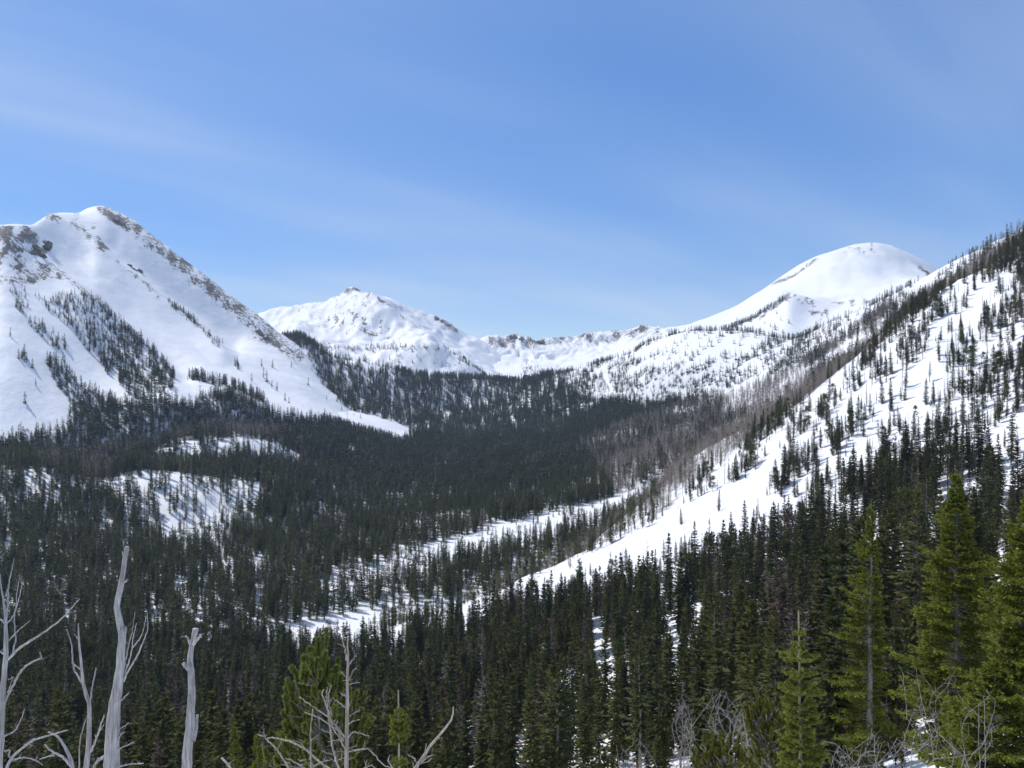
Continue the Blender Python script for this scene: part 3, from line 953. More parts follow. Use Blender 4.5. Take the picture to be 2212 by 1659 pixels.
def wood(name, P, scl, kind_ids, kinds, label, cat):
    """a wood too large to count: one object, its trees spread with geometry nodes"""
    me = bpy.data.meshes.new(name)
    me.vertices.add(len(P))
    me.vertices.foreach_set('co', np.asarray(P, np.float32).ravel())
    a = me.attributes.new('scl', 'FLOAT_VECTOR', 'POINT')
    a.data.foreach_set('vector', np.asarray(scl, np.float32).ravel())
    a = me.attributes.new('rot', 'FLOAT_VECTOR', 'POINT')
    r = np.column_stack([RS.normal(0, 0.02, len(P)), RS.normal(0, 0.02, len(P)), RS.uniform(0, 6.28, len(P))])
    a.data.foreach_set('vector', r.astype(np.float32).ravel())
    a = me.attributes.new('kid', 'INT', 'POINT')
    a.data.foreach_set('value', np.asarray(kind_ids, np.int32))
    o = tag(obj(name, me), label, cat, kind='stuff')
    ng = bpy.data.node_groups.new(name, 'GeometryNodeTree')
    ng.interface.new_socket('Geometry', in_out='INPUT', socket_type='NodeSocketGeometry')
    ng.interface.new_socket('Geometry', in_out='OUTPUT', socket_type='NodeSocketGeometry')
    gi = ng.nodes.new('NodeGroupInput')
    go = ng.nodes.new('NodeGroupOutput')
    jn = ng.nodes.new('GeometryNodeJoinGeometry')
    ng.links.new(jn.outputs[0], go.inputs[0])

    def named(nm, ty):
        n = ng.nodes.new('GeometryNodeInputNamedAttribute')
        n.data_type = ty
        n.inputs['Name'].default_value = nm
        return n.outputs['Attribute']
    s_, r_, k_ = named('scl', 'FLOAT_VECTOR'), named('rot', 'FLOAT_VECTOR'), named('kid', 'INT')
    e2r = ng.nodes.new('FunctionNodeEulerToRotation')
    ng.links.new(r_, e2r.inputs[0])
    for i, kn in enumerate(kinds):
        oi = ng.nodes.new('GeometryNodeObjectInfo')
        oi.inputs['Object'].default_value = PROTO[kn]
        cp = ng.nodes.new('FunctionNodeCompare')
        cp.data_type = 'INT'
        cp.operation = 'EQUAL'
        ins = [x for x in cp.inputs if x.type == 'INT']
        ng.links.new(k_, ins[0])
        ins[1].default_value = i
        ip = ng.nodes.new('GeometryNodeInstanceOnPoints')
        ng.links.new(gi.outputs[0], ip.inputs['Points'])
        ng.links.new(cp.outputs[0], ip.inputs['Selection'])
        ng.links.new(oi.outputs['Geometry'], ip.inputs['Instance'])
        ng.links.new(e2r.outputs[0], ip.inputs['Rotation'])
        ng.links.new(s_, ip.inputs['Scale'])
        ng.links.new(ip.outputs[0], jn.inputs[0])
    md = o.modifiers.new('trees', 'NODES')
    md.node_group = ng
    return o


# ------------------------------------------------------------------ where the trees stand
FB = [(-400, 1300), (769, 1440), (850, 1410), (1000, 1375), (1100, 1345), (1210, 1330), (1300, 1312), (1400, 1288), (1500, 1262), (1620, 1222), (1720, 1165), (1780, 1100), (1900, 1045), (2080, 1010), (2212, 1000), (2900, 700)]
CLEAR = [(1312, 1440, 22, 48), (1230, 1532, 26, 34), (1362, 1572, 30, 34), (2035, 1150, 34, 70), (2190, 1030, 40, 40), (2165, 1280, 40, 44), (1290, 1350, 20, 14), (1130, 1640, 40, 22), (1440, 1350, 22, 26), (1880, 1180, 30, 26), (1960, 1240, 36, 20), (1005, 1600, 30, 24), (1500, 1330, 20, 30), (1460, 1400, 16, 26), (1800, 1110, 30, 16)]


def densA(P):
    px, py = to_px(P)
    fb = np.interp(px, [p[0] for p in FB], [p[1] for p in FB])
    n = fbm(P[:, 0] / 28, P[:, 1] / 28, 401, 3)
    forest = (1 / 17.0) * np.clip(1.05 + 0.9 * n, 0.12, 1.2)
    for cx_, cy_, rx, ry in CLEAR:
        q = ((px - cx_) / rx) ** 2 + ((py - cy_) / ry) ** 2
        forest = forest * sstep(0.5, 1.6, q)
    forest = forest * np.where(px > 1100, 0.85, 1.05) * np.where((P[:, 1] < 120) & (px > 1550), 1.5, 1.0)
    u = px * 0.80 - py * 0.60
    v = px * 0.60 + py * 0.80
    band = fbm(u / 170, v / 30, 402, 4)
    slope = np.clip(0.36 + band * 1.5, 0.03, 1.2) / 15.0
    slope = slope * np.where(px < 1600, 0.8, 1.0)
    for sg, wd_ in (([(1960, 985), (2080, 890), (2240, 760)], 22), ([(2040, 860), (2130, 760), (2240, 590)], 20), ([(1660, 1090), (1760, 985), (1850, 930)], 16), ([(1900, 820), (1990, 720), (2080, 660)], 12)):
        slope = slope + 0.045 * np.exp(-(seg_dist(px, py, sg) / wd_) ** 2) * np.clip(0.8 + 1.2 * n, 0.1, 1.3)
    gul = inside(px, py, [(1060, 1310), (1110, 1266), (1218, 1222), (1337, 1167), (1440, 1118), (1560, 1060), (1700, 1010), (1640, 1090), (1500, 1165), (1330, 1245), (1160, 1312)])
    slope = np.where(gul, 0.0004, slope)
    strip = seg_dist(px, py, [(1560, 1150), (1720, 1055), (1870, 960), (1990, 880), (2080, 800)]) < 13
    slope = np.where(strip, slope * 0.15, slope)
    k = sstep(-14, 10, py - fb)
    return slope * (1 - k) + forest * k, k


def scatter(sheet, t0, t1, dens, dmax, rs, extra=None):
    P = sheet.sample(lambda a: a * dmax, t0, t1, rs)
    d = dens(P)
    aux = None
    if isinstance(d, tuple):
        d, aux = d
    keep = rs.rand(len(P)) < d / dmax
    return (P[keep], None if aux is None else aux[keep])


rsA = np.random.RandomState(77)
PA, kA = scatter(sA, 2.0, 6.06, densA, 1 / 11.0, rsA)
hA = np.where(kA > 0.5, rsA.normal(17.0, 4.2, len(PA)), rsA.normal(9.5, 3.0, len(PA)))
hA = np.clip(hA, 3.5, 26)
small = rsA.rand(len(PA)) < 0.13
hA = np.where(small, hA * 0.45, hA)
hA = np.where(PA[:, 1] < 80, np.minimum(hA * 0.6, 12), hA)
pxA, pyA = to_px(PA)
top = CY - (PA[:, 2] + hA) / PA[:, 1] * F
lim = np.interp(pxA, [-300, 900, 1100, 1500, 1700, 2000, 2300], [1470, 1470, 1420, 1300, 1150, 1020, 1000])
ok = (PA[:, 1] > np.interp(pxA, [1000, 1500, 1700], [95, 62, 46])) & ((PA[:, 1] > 210) | (top > lim)) & seen(PA, hA)
sc_ = F / PA[:, 1]
for cx_, cy_, rx, ry in CLEAR:
    cover = (np.abs(pxA - cx_) < rx * 0.6 + 0.5 * sc_) & (top < cy_ + ry * 0.45) & (pyA > cy_ - ry * 0.6)
    ok &= ~(cover & (rsA.rand(len(PA)) < 0.72))
PA, kA, hA, top = PA[ok], kA[ok], hA[ok], top[ok]
kindA = np.where(kA > 0.5,
                 rsA.choice(8, len(PA), p=[0.27, 0.22, 0.18, 0.14, 0.08, 0.03, 0.05, 0.03]),
                 rsA.choice(8, len(PA), p=[0.15, 0.20, 0.16, 0.06, 0.10, 0.07, 0.12, 0.14]))
KN = ['spire', 'fir', 'spruce', 'lean_spire', 'ragged', 'pine', 'dying', 'bare']
KH = np.array([16, 15, 17, 16, 17, 12, 15, 13.0])
hA = np.where(kindA == 5, hA * 0.8, hA)

# the 300 conifers and the bare trees that show largest stand as things of their own
showA = np.minimum(hA / PA[:, 1], (1659 - top) / F)
pxA, pyA = to_px(PA)
inframe = (pxA > -25) & (pxA < 2237) & (top < 1640)
order = np.argsort(-showA * inframe)
con = [i for i in order if inframe[i] and kindA[i] not in (6, 7)][:300]
dead = [i for i in order if inframe[i] and kindA[i] in (6, 7)][:70]
solo = np.zeros(len(PA), bool)
solo[con] = True
solo[dead] = True

SHARED = {}
for k, (tr_, cr_) in NEAR.items():
    bare = k == 'bare'
    SHARED[k] = (tr_.mesh('trunk_' + k, [M['greytwig_near'] if bare else (M['bark_pale'] if k == 'ragged' else M['bark'])]),
                 cr_.mesh('crown_' + k, [M['greytwig_near'] if k in ('bare', 'dying') else M['needles']]))

LOOK = {'spire': 'slim spire-shaped dark green fir', 'fir': 'full cone-shaped dark green fir', 'spruce': 'broad drooping dark green spruce',
        'lean_spire': 'very narrow column-like dark green fir', 'ragged': 'ragged bare-stemmed fir', 'pine': 'round-crowned bushy green pine',
        'dying': 'dead conifer with grey-brown brittle branches', 'bare': 'bare grey leafless tree'}
for i in con + dead:
    k = KN[kindA[i]]
    x, y, z = PA[i]
    h = hA[i]
    siz = 'tall ' if h > 19 else ('short ' if h < 10 else '')
    if kA[i] <= 0.5:
        where = 'on the open snowy right hillside'
    elif pxA[i] < 800:
        where = 'in dense forest below the snags'
    elif pxA[i] < 1550:
        where = 'in forest below the white gully'
    else:
        where = 'in forest behind the yellow-green firs'
    root = empty('bare_tree' if k == 'bare' else ('dead_conifer' if k == 'dying' else ('pine_tree' if k == 'pine' else ('spruce_tree' if k == 'spruce' else 'fir_tree'))), (x, y, z))
    s = h / KH[kindA[i]]
    w = s * rsA.uniform(0.95, 1.35)
    root.scale = (w, w, s)
    root.rotation_euler = (rsA.normal(0, 0.02), rsA.normal(0, 0.02), rsA.uniform(0, 6.28))
    near_dead = False
    if kindA[i] < 6:
        dd_ = np.hypot(PA[dead, 0] - x, PA[dead, 1] - y)
        near_dead = len(dd_) > 0 and dd_.min() < 7
    gap = min(((pxA[i] - c[0]) / (c[2] + 22)) ** 2 + ((pyA[i] - c[1]) / (c[3] + 22)) ** 2 for c in CLEAR) < 1
    lab = siz + LOOK[k] + ' ' + (where if not (near_dead or gap) else (where.split(' behind')[0].split(' below')[0] + (' beside a dead tree' if near_dead else ' edging a snow gap') if kA[i] > 0.5 else where))
    tag(root, lab, 'tree', 'trees alike: ' + lab)
    obj('trunk', SHARED[k][0], root)
    obj('twigs' if k == 'bare' else 'crown', SHARED[k][1], root)


def wood_from(name, P, h, kid, kinds, href, label, cat='wood', wmin=0.95, wmax=1.35):
    s = h / np.asarray(href)[kid]
    w = s * RS.uniform(wmin, wmax, len(P))
    return wood(name, P, np.column_stack([w, w, s]), kid, kinds, label, cat)


r_ = ~solo
farA = PA[:, 1] > 330
mapA = {0: 0, 1: 1, 2: 2, 3: 3, 4: 4, 5: 5, 6: 6, 7: 7}
kindsA = ['near_' + k for k in KN]
wood_from('conifer_forest', PA[r_], hA[r_], kindA[r_], kindsA, KH, 'dark green conifer forest clothing the near hillside below the white gully')

# ---- bare trees just behind the crest of the near hillside
rsB = np.random.RandomState(78)


def densB(P):
    px, py = to_px(P)
    n = fbm(P[:, 0] / 40, P[:, 1] / 40, 411, 3)
    d = np.clip(0.8 + 0.9 * n, 0.1, 1.2) / 10.0
    d = d * sstep(1330, 1480, px)
    return d + (px <= 1480) * (1 / 24.0) * np.clip(0.6 + n, 0, 1)


PB, _ = scatter(sA, 6.02, 7.35, densB, 1 / 8.0, rsB)
hB = np.clip(rsB.normal(11.5, 2.2, len(PB)), 5, 17)
ok = seen(PB, hB)
PB, hB = PB[ok], hB[ok]
pxB, pyB = to_px(PB)
kB = np.where(pxB < 1420, rsB.choice(4, len(PB), p=[0.2, 0.2, 0.3, 0.3]), rsB.choice(4, len(PB), p=[0.49, 0.46, 0.03, 0.02]))
wood_from('bare_forest', PB, hB, kB, ['mid_bare', 'mid_bare_b', 'mid_spire', 'mid_pine'], [12, 11, 16, 12], 'grey-brown leafless trees massed along the crest of the right hillside')

# ---- valley
rsV = np.random.RandomState(79)
BANDP = [(880, 1210), (960, 1170), (1100, 1130), (1330, 1072), (1480, 1005), (1520, 1030), (1420, 1095), (1330, 1120), (1200, 1160), (1000, 1215)]
BAND2 = [(760, 1225), (960, 1165), (1000, 1190), (850, 1250), (700, 1290), (680, 1260)]


def densV(P):
    px, py = to_px(P)
    n = fbm(P[:, 0] / 60, P[:, 1] / 60, 421, 4)
    streak = fbm(px / 9, py / 40, 422, 3)
    d = np.clip(1.05 + 0.8 * n, 0.25, 1.3) / 15.0
    hump = inside(px, py, [(290, 995), (330, 975), (425, 950), (511, 944), (600, 955), (660, 985), (640, 1010), (520, 985), (400, 990)]) | inside(px, py, [(200, 1040), (289, 1022), (398, 1022), (560, 1042), (560, 1110), (420, 1190), (360, 1180), (330, 1090), (220, 1070)]) | inside(px, py, [(-200, 1004), (90, 1014), (120, 1040), (-200, 1060)])
    d = d * np.where(py > 1040, np.clip(0.78 + 0.75 * fbm(px / 26, py / 46, 427, 3), 0.22, 1.1), 1.0)
    d = np.where(hump, d * np.clip(0.30 + 0.35 * streak, 0.10, 0.6), d)
    band = inside(px, py, BANDP)
    d = np.where(band, d * np.clip(0.10 + 0.5 * fbm(px / 60, py / 8, 423, 3), 0.02, 0.5), d)
    d = np.where(inside(px, py, BAND2), d * np.clip(0.3 + 0.4 * streak, 0.08, 0.6), d)
    # spur behind the snow tongue
    spur = (px > 600) & (px < 1240) & (P[:, 1] > 1380)
    d = np.where(spur, np.clip(0.9 + 1.1 * fbm(px / 14, py / 34, 424, 3), 0.10, 1.2) / 20.0, d)
    d = np.where(inside(px, py, [(700, 770), (725, 768), (860, 795), (850, 806), (760, 790)]), d * 0.15, d)
    d = np.where((px > 1560) & (py < 900), d * np.clip(0.6 + 0.6 * n, 0.1, 1), d)
    # bench on the right
    bench = inside(px + 14 * n, py + 6 * n, [(1190, 800), (1293, 765), (1402, 720), (1500, 695), (1720, 710), (1920, 625), (1930, 660), (1800, 745), (1700, 812), (1600, 850), (1450, 870), (1330, 870), (1240, 852)])
    nb_ = fbm((px * 0.85 - py * 0.5) / 90, (px * 0.5 + py * 0.85) / 15, 425, 4)
    d = np.where(bench, np.clip(0.55 + 1.1 * nb_ + 0.35 * sstep(775, 825, py) * (px < 1560) + 0.5 * np.exp(-(((px - 1720) / 120) ** 2 + ((py - 770) / 22) ** 2)), 0.05, 1.2) / 15.0, d)
    d = np.where(bench & (np.abs(px - 1305 - (py - 805) * 0.3 - 6 * n) < 4.5) & (py > 798) & (py < 842), 0.0005, d)
    up = (px > 1380) & (P[:, 1] > 1000) & (py < 790 - np.clip(px - 1500, 0, 600) * 0.30)
    d = np.where(up, np.clip(0.14 + 1.5 * nb_, 0.0, 1.0) / 22.0, d)
    wall = (px > 1880) & (py < 640 - (px - 1900) * 0.46)
    d = np.where(wall, np.clip(nb_ - 0.35, 0, 0.3) / 200.0, d)
    return d, (bench | up | wall).astype(float)


PV, uV = scatter(sV, 0.8, 8.3, densV, 1 / 11.5, rsV)
pxV, pyV = to_px(PV)
hV = np.where(uV > 0.5, rsV.normal(9.0, 2.2, len(PV)), rsV.normal(15.0, 3.2, len(PV)))
hV = np.where((pxV > 600) & (pxV < 1130) & (PV[:, 1] > 1380), hV * 0.85, hV)
hV = np.where(inside(pxV, pyV, BANDP), hV * 0.55, hV)
hV = np.clip(hV, 3, 22)
lineT = np.interp(pxV, [500, 640, 716, 803, 850, 900], [862, 884, 895, 918, 932, 940])
clash = (pxV > 500) & (rsV.rand(len(PV)) < np.interp(pxV, [500, 870, 912], [1, 1, 0.2])) & (PV[:, 1] < 1450) & (pyV - hV / PV[:, 1] * F < lineT)
ok = seen(PV, hV) & ~clash
PV, hV, uV, pxV, pyV = PV[ok], hV[ok], uV[ok], pxV[ok], pyV[ok]
pb = fbm(PV[:, 0] / 120, PV[:, 1] / 120, 431, 3)
bareP = 0.04 + 0.25 * sstep(0.15, 0.5, pb) + 0.65 * inside(pxV, pyV, [(1250, 960), (1500, 860), (1740, 790), (1740, 860), (1600, 960), (1450, 1060), (1330, 1080)]) + 0.5 * inside(pxV, pyV, [(60, 960), (330, 940), (560, 925), (640, 950), (420, 945), (300, 985), (230, 1040), (80, 1015)]) + 0.22 * (uV > 0.5) + 0.7 * ((pxV > 1560) & (pyV < 900) & (uV < 0.5))
isb = rsV.rand(len(PV)) < bareP
kV = np.where(isb, 4, rsV.choice(4, len(PV), p=[0.40, 0.28, 0.26, 0.06]))
midV = PV[:, 1] < 900 + rsV.normal(0, 90, len(PV))
kV = np.where(midV & (kV == 4), 9, np.where(midV, kV + 5, kV))
wood_from('conifer_forest', PV, hV, kV, ['far_spire', 'far_fir', 'far_spruce', 'far_pine', 'far_bare', 'mid_spire', 'mid_fir', 'mid_spruce', 'mid_pine', 'mid_bare'],
          [15, 14, 15, 10, 12, 16, 15, 16, 12, 12], 'dark conifer forest filling the valley floor and its moraines')

# ---- left mountain
rsL = np.random.RandomState(80)


def zl(pts):
    return [(a * 0.3404, 398 + b * 0.3404) for a, b in pts]


CL_MAIN = zl([(400, 690), (560, 700), (700, 830), (880, 980), (1000, 1080), (1100, 1220), (1095, 1340), (960, 1400), (830, 1350), (700, 1230), (560, 1060), (470, 960), (400, 870), (280, 790), (210, 730), (230, 700), (300, 740)])
CL_A = zl([(40, 640), (180, 640), (190, 760), (160, 830), (100, 800), (90, 720)])
CL_B = zl([(190, 850), (260, 880), (330, 940), (430, 1010), (450, 1060), (330, 1040), (250, 960), (180, 890)])
CL_C = zl([(280, 1130), (370, 1100), (430, 1130), (520, 1290), (620, 1330), (760, 1400), (900, 1390), (1100, 1360), (1100, 1420), (480, 1430), (370, 1290)])
CL_D = zl([(50, 920), (120, 1020), (200, 1110), (260, 1260), (230, 1290), (170, 1200), (90, 1060)])
BASEL = zl([(-500, 1700), (0, 1650), (90, 1600), (200, 1590), (330, 1570), (480, 1520), (420, 1440), (480, 1410), (560, 1400), (1000, 1400), (1100, 1400), (1230, 1400), (1280, 1350), (1370, 1330), (1480, 1330), (1560, 1360), (1660, 1420), (1800, 1465), (2000, 1500), (2120, 1515), (2230, 1560), (2500, 1650), (2640, 1730)])


def densL(P):
    px, py = to_px(P)
    n = fbm(px / 16, py / 16, 441, 3)
    d = np.zeros(len(P))
    for poly, k in ((CL_MAIN, 0.85), (CL_A, 0.55), (CL_B, 0.85), (CL_C, 0.9), (CL_D, 0.35)):
        d = np.where(inside(px, py, poly), k * np.clip(0.75 + 1.3 * n, 0.03, 1.2), d)
    d += 0.7 * np.exp(-(seg_dist(px, py, zl([(1070, 755), (1150, 800), (1240, 880)])) / 4) ** 2)
    d += 0.35 * np.exp(-(seg_dist(px, py, zl([(1290, 940), (1400, 1030)])) / 4) ** 2)
    d += 0.8 * np.exp(-(seg_dist(px, py, zl([(540, 705), (660, 780), (760, 890), (890, 1000)])) / 5) ** 2)
    d += 1.0 * np.exp(-(seg_dist(px, py, zl([(1210, 1225), (1300, 1245), (1420, 1275)])) / 5) ** 2)
    d += 1.0 * np.exp(-(seg_dist(px, py, zl([(1470, 1280), (1560, 1320), (1660, 1375)])) / 4) ** 2)
    d += 0.9 * np.exp(-(seg_dist(px, py, zl([(1500, 1140), (1512, 1170)])) / 3) ** 2)
    b = np.interp(px, [p[0] for p in BASEL], [p[1] for p in BASEL])
    d = np.maximum(d, sstep(-6, 6, py - b) * 1.2)
    d += 0.02 * (n > 0.3) * (py > 780)
    return d / 17.0


PL, _ = scatter(sL, 0.2, 5.0, densL, 1 / 13.5, rsL)
hL = np.clip(rsL.normal(12.5, 3.0, len(PL)), 4, 19)
pxL, pyL = to_px(PL)
hL = hL * np.interp(pyL, [620, 720, 830], [0.5, 0.8, 1.0])
ok = seen(PL, hL)
PL, hL, pxL, pyL = PL[ok], hL[ok], pxL[ok], pyL[ok]
kL = rsL.choice(5, len(PL), p=[0.36, 0.26, 0.24, 0.07, 0.07])
wood_from('conifer_forest', PL, hL, kL, ['far_spire', 'far_fir', 'far_spruce', 'far_pine', 'far_bare'], [15, 14, 15, 10, 12],
          'dark conifer stands climbing the lower ribs of the left mountain')

# ---- far bench, cirque and dome
rsC = np.random.RandomState(81)


def densC(P):
    px, py = to_px(P)
    d = 0.9 * np.exp(-(seg_dist(px, py, [(640, 738), (690, 750), (760, 755), (850, 753), (925, 751), (960, 760)]) / 3.5) ** 2)
    face = inside(px, py, [(780, 757), (930, 752), (1000, 775), (1060, 815), (1000, 828), (880, 812)])
    d += face * np.clip(fbm((px * 0.8 - py * 0.6) / 5, (px * 0.6 + py * 0.8) / 30, 451, 3) - 0.12, 0, 0.5) * 0.9
    d += 0.8 * np.exp(-(seg_dist(px, py, [(965, 745), (1000, 775), (1045, 810), (1065, 825)]) / 5) ** 2) * (fbm(px / 7, py / 7, 452, 2) > 0)
    d += 0.5 * (py > 818 + np.clip(1000 - px, 0, 300) * 0.08)
    return np.clip(d, 0, 1) / 40.0


def densE(P):
    px, py = to_px(P)
    d = 0.8 * np.exp(-(((px - 1207) / 10) ** 2 + ((py - 812) / 9) ** 2))
    d += 0.5 * np.exp(-(((px - 1140) / 14) ** 2 + ((py - 800) / 8) ** 2)) + 0.25 * np.exp(-(((px - 1165) / 10) ** 2 + ((py - 806) / 10) ** 2))
    d += 1.0 * (py > 826)
    return np.clip(d, 0, 1) / 35.0


def densD(P):
    px, py = to_px(P)
    n = fbm(px / 9, py / 7, 461, 3)
    d = 0.9 * np.exp(-(seg_dist(px, py, [(1560, 716), (1620, 692), (1660, 668), (1690, 648)]) / 3.5) ** 2)
    d += 0.4 * np.exp(-(seg_dist(px, py, [(1450, 728), (1560, 722), (1640, 726)]) / 7) ** 2) * (n > 0)
    d += 0.4 * np.exp(-(((px - 1690) / 30) ** 2 + ((py - 715) / 14) ** 2)) * (n > 0.1)
    d += 0.14 * np.exp(-(((px - 1665) / 26) ** 2 + ((py - 690) / 22) ** 2)) * (n > 0.0)
    d += 0.25 * (py > 722) * (n > 0.1)
    return np.clip(d, 0, 1) / 35.0


parts = []
for s_, fn, t0, t1 in ((sC, densC, 0.9, 3.2), (sE, densE, 0.9, 2.4), (sD, densD, 0.9, 2.2)):
    p, _ = scatter(s_, t0, t1, fn, 1 / 30.0, rsC)
    parts.append(p)
PC = np.vstack(parts)
hC = np.clip(rsC.normal(9.5, 2.5, len(PC)), 4, 15)
ok = seen(PC, hC)
PC, hC = PC[ok], hC[ok]
kC = rsC.choice(4, len(PC), p=[0.3, 0.3, 0.2, 0.2])
wood_from('conifer_forest', PC, hC, kC, ['far_spire', 'far_fir', 'far_pine', 'far_bare'], [15, 14, 10, 12], 'thin timberline trees strung along the benches below the far peaks', wmin=1.0, wmax=1.6)
print('TREES', len(PA), len(con), len(dead), len(PB), len(PV), len(PL), len(PC))

# ------------------------------------------------------------------ foreground: snags, dead limbs, young trees
def at(x, y, d):
    return np.array([(x - CX) / F * d, d, (CY - y) / F * d])


def ground_z(x, y):
    """height of the near hillside under a point"""
    P = sA.P.reshape(-1, 3)
    k = np.argsort((P[:, 0] - x) ** 2 + (P[:, 1] - y) ** 2)[:4]
    return float(P[k, 2].mean())


def smooth_path(pts, n):
    pts = np.asarray(pts, float)
    s = np.concatenate([[0], np.cumsum(np.linalg.norm(np.diff(pts, axis=0), axis=1))])
    q = np.linspace(0, s[-1], n)
    return np.column_stack([pchip(s, pts[:, i], q) for i in range(pts.shape[1])])


def dead_tree(name, label, d, conv, trunk, limbs, mat, seed, cat='dead tree', group=None, splinter=True, seg=10, upright=True):
    """trunk: (x, y, width) in picture units of conv; limbs: (points, w0, w1). Limbs reach towards or away from the viewer too."""
    rs = np.random.RandomState(seed)
    sc = conv['s']

    def W(p, dd):
        return at(conv['x'] + p[0] * sc, conv['y'] + p[1] * sc, dd)
    px2m = d / F * sc
    t = [(W(p, d), p[2] * px2m / 2) for p in trunk]
    pts = [q for q, _ in t]
    rad = [r for _, r in t]
    # carry the trunk down into the ground
    gz = ground_z(pts[0][0], d)
    if upright and pts[0][2] > gz:
        pts.insert(0, np.array([pts[0][0] - (pts[1][0] - pts[0][0]) * 0.4, d + 0.05, gz - 0.3]))
        rad.insert(0, rad[0] * 1.25)
    base = np.array([pts[0][0], pts[0][1], gz if upright else pts[0][2]])
    root = empty(name, base)
    pr = smooth_path(np.column_stack([np.array(pts), np.array(rad)]), 46)
    pr[:, :3] += rs.normal(0, 0.006, (46, 3)) * np.clip(pr[:, 3:] / 0.08, 0.2, 1)
    lean = np.interp(np.arange(46), [0, 15, 30, 45], [0, rs.normal(0, 0.05), rs.normal(0, 0.08), rs.normal(0, 0.1)])
    pr[:, :3] *= ((d + lean) / d)[:, None]
    g = Geo()
    g.add(*tube(pr[:, :3], pr[:, 3], seg, rs, 0.07))
    if splinter:
        for _ in range(5):
            a = rs.uniform(0, 6.28)
            r = pr[-1, 3]
            b = pr[-2, :3] + np.array([math.cos(a), math.sin(a), 0]) * r * 0.7
            g.add(*tube([b, b + np.array([rs.normal(0, 0.01), rs.normal(0, 0.01), rs.uniform(0.03, 0.13)])], [r * 0.35, r * 0.05], 4))
    me = g.mesh('trunk', [mat], True, base)
    obj('trunk', me, root)
    for lp, w0, w1 in limbs:
        dirn = rs.uniform(-0.5, 0.5)
        dep = 0.0
        q = []
        for k, p in enumerate(lp):
            if k:
                dep += dirn * math.hypot(p[0] - lp[k - 1][0], p[1] - lp[k - 1][1]) * px2m
            q.append(np.append(W(p, d), max(0.003, (w0 + (w1 - w0) * k / (len(lp) - 1)) * px2m / 2)))
            q[-1][1] += dep
            q[-1][0] += (q[-1][0] / d) * dep
            q[-1][2] += (q[-1][2] / d) * dep
        n = max(6, len(lp) * 5)
        path = smooth_path(np.array(q), n)
        path[1:-1, :3] += rs.normal(0, 0.004, (n - 2, 3))
        b = Geo()
        b.add(*tube(path[:, :3], path[:, 3], 6, rs, 0.08))
        # broken twig stubs along the limb
        for _ in range(rs.randint(1, 4)):
            k = rs.randint(2, n - 1)
            v = nrm(rs.normal(0, 1, 3) + np.array([0, 0, 0.5]))
            ln = rs.uniform(0.03, 0.12)
            b.add(*tube([path[k, :3], path[k, :3] + v * ln], [path[k, 3] * 0.5, path[k, 3] * 0.2], 4))
        obj('limb', b.mesh('limb', [mat], True, base), root)
    tag(root, label, cat, group)
    return root


ZA = {'x': 0.0, 'y': 1150.4, 's': 0.3067}
ZB = {'x': 442.4, 'y': 1305.0, 's': 0.26}

dead_tree('dead_snag', 'silvery dead tree with many upswept bare limbs beside a forked grey snag', 15, ZA,
          [(-20, 1850, 56), (-2, 1500, 48), (12, 1250, 42), (24, 1050, 36), (38, 900, 32), (42, 760, 28), (40, 640, 22), (34, 540, 15), (20, 450, 11), (6, 380, 8), (2, 290, 4)],
          [([(40, 640), (55, 500), (60, 380), (82, 270), (100, 180)], 14, 4), ([(45, 640), (85, 600), (110, 540), (140, 440), (160, 340)], 12, 4),
           ([(108, 560), (118, 440), (138, 300)], 8, 4), ([(60, 760), (130, 690), (210, 620)], 11, 5),
           ([(55, 895), (140, 810), (250, 740), (380, 650), (470, 570), (560, 465)], 20, 6), ([(90, 850), (110, 760), (100, 640), (105, 540)], 13, 6),
           ([(36, 1190), (90, 1080), (170, 950), (240, 905), (292, 880), (280, 840)], 17, 8), ([(55, 1130), (85, 1040)], 9, 4), ([(30, 1435), (100, 1400), (150, 1310), (175, 1240)], 10, 4),
           ([(60, 1035), (95, 1018)], 9, 6), ([(35, 640), (0, 610), (-25, 580)], 12, 5), ([(30, 860), (-15, 830)], 12, 8), ([(40, 450), (52, 400), (60, 370)], 7, 3)], M['deadwood'], 501, splinter=False)
dead_tree('dead_snag', 'thin forked grey snag between a silvery limbed tree and a thick twisted snag', 16, ZA,
          [(585, 1850, 40), (605, 1650, 36), (625, 1500, 32), (630, 1220, 26), (600, 1120, 23), (580, 1020, 20), (570, 900, 16), (555, 760, 12), (551, 640, 6)],
          [([(632, 1210), (650, 1090), (662, 1020), (678, 955)], 13, 8), ([(578, 1060), (520, 950), (503, 800), (490, 740), (468, 680)], 14, 6), ([(565, 965), (535, 940), (505, 915)], 10, 7),
           ([(552, 752), (535, 730), (522, 715)], 9, 5), ([(640, 1545), (690, 1420), (712, 1350), (732, 1290)], 16, 9), ([(556, 1720), (560, 1500), (585, 1380), (610, 1290)], 11, 5), ([(700, 1400), (732, 1352)], 7, 4)], M['deadwood'], 502, splinter=False)
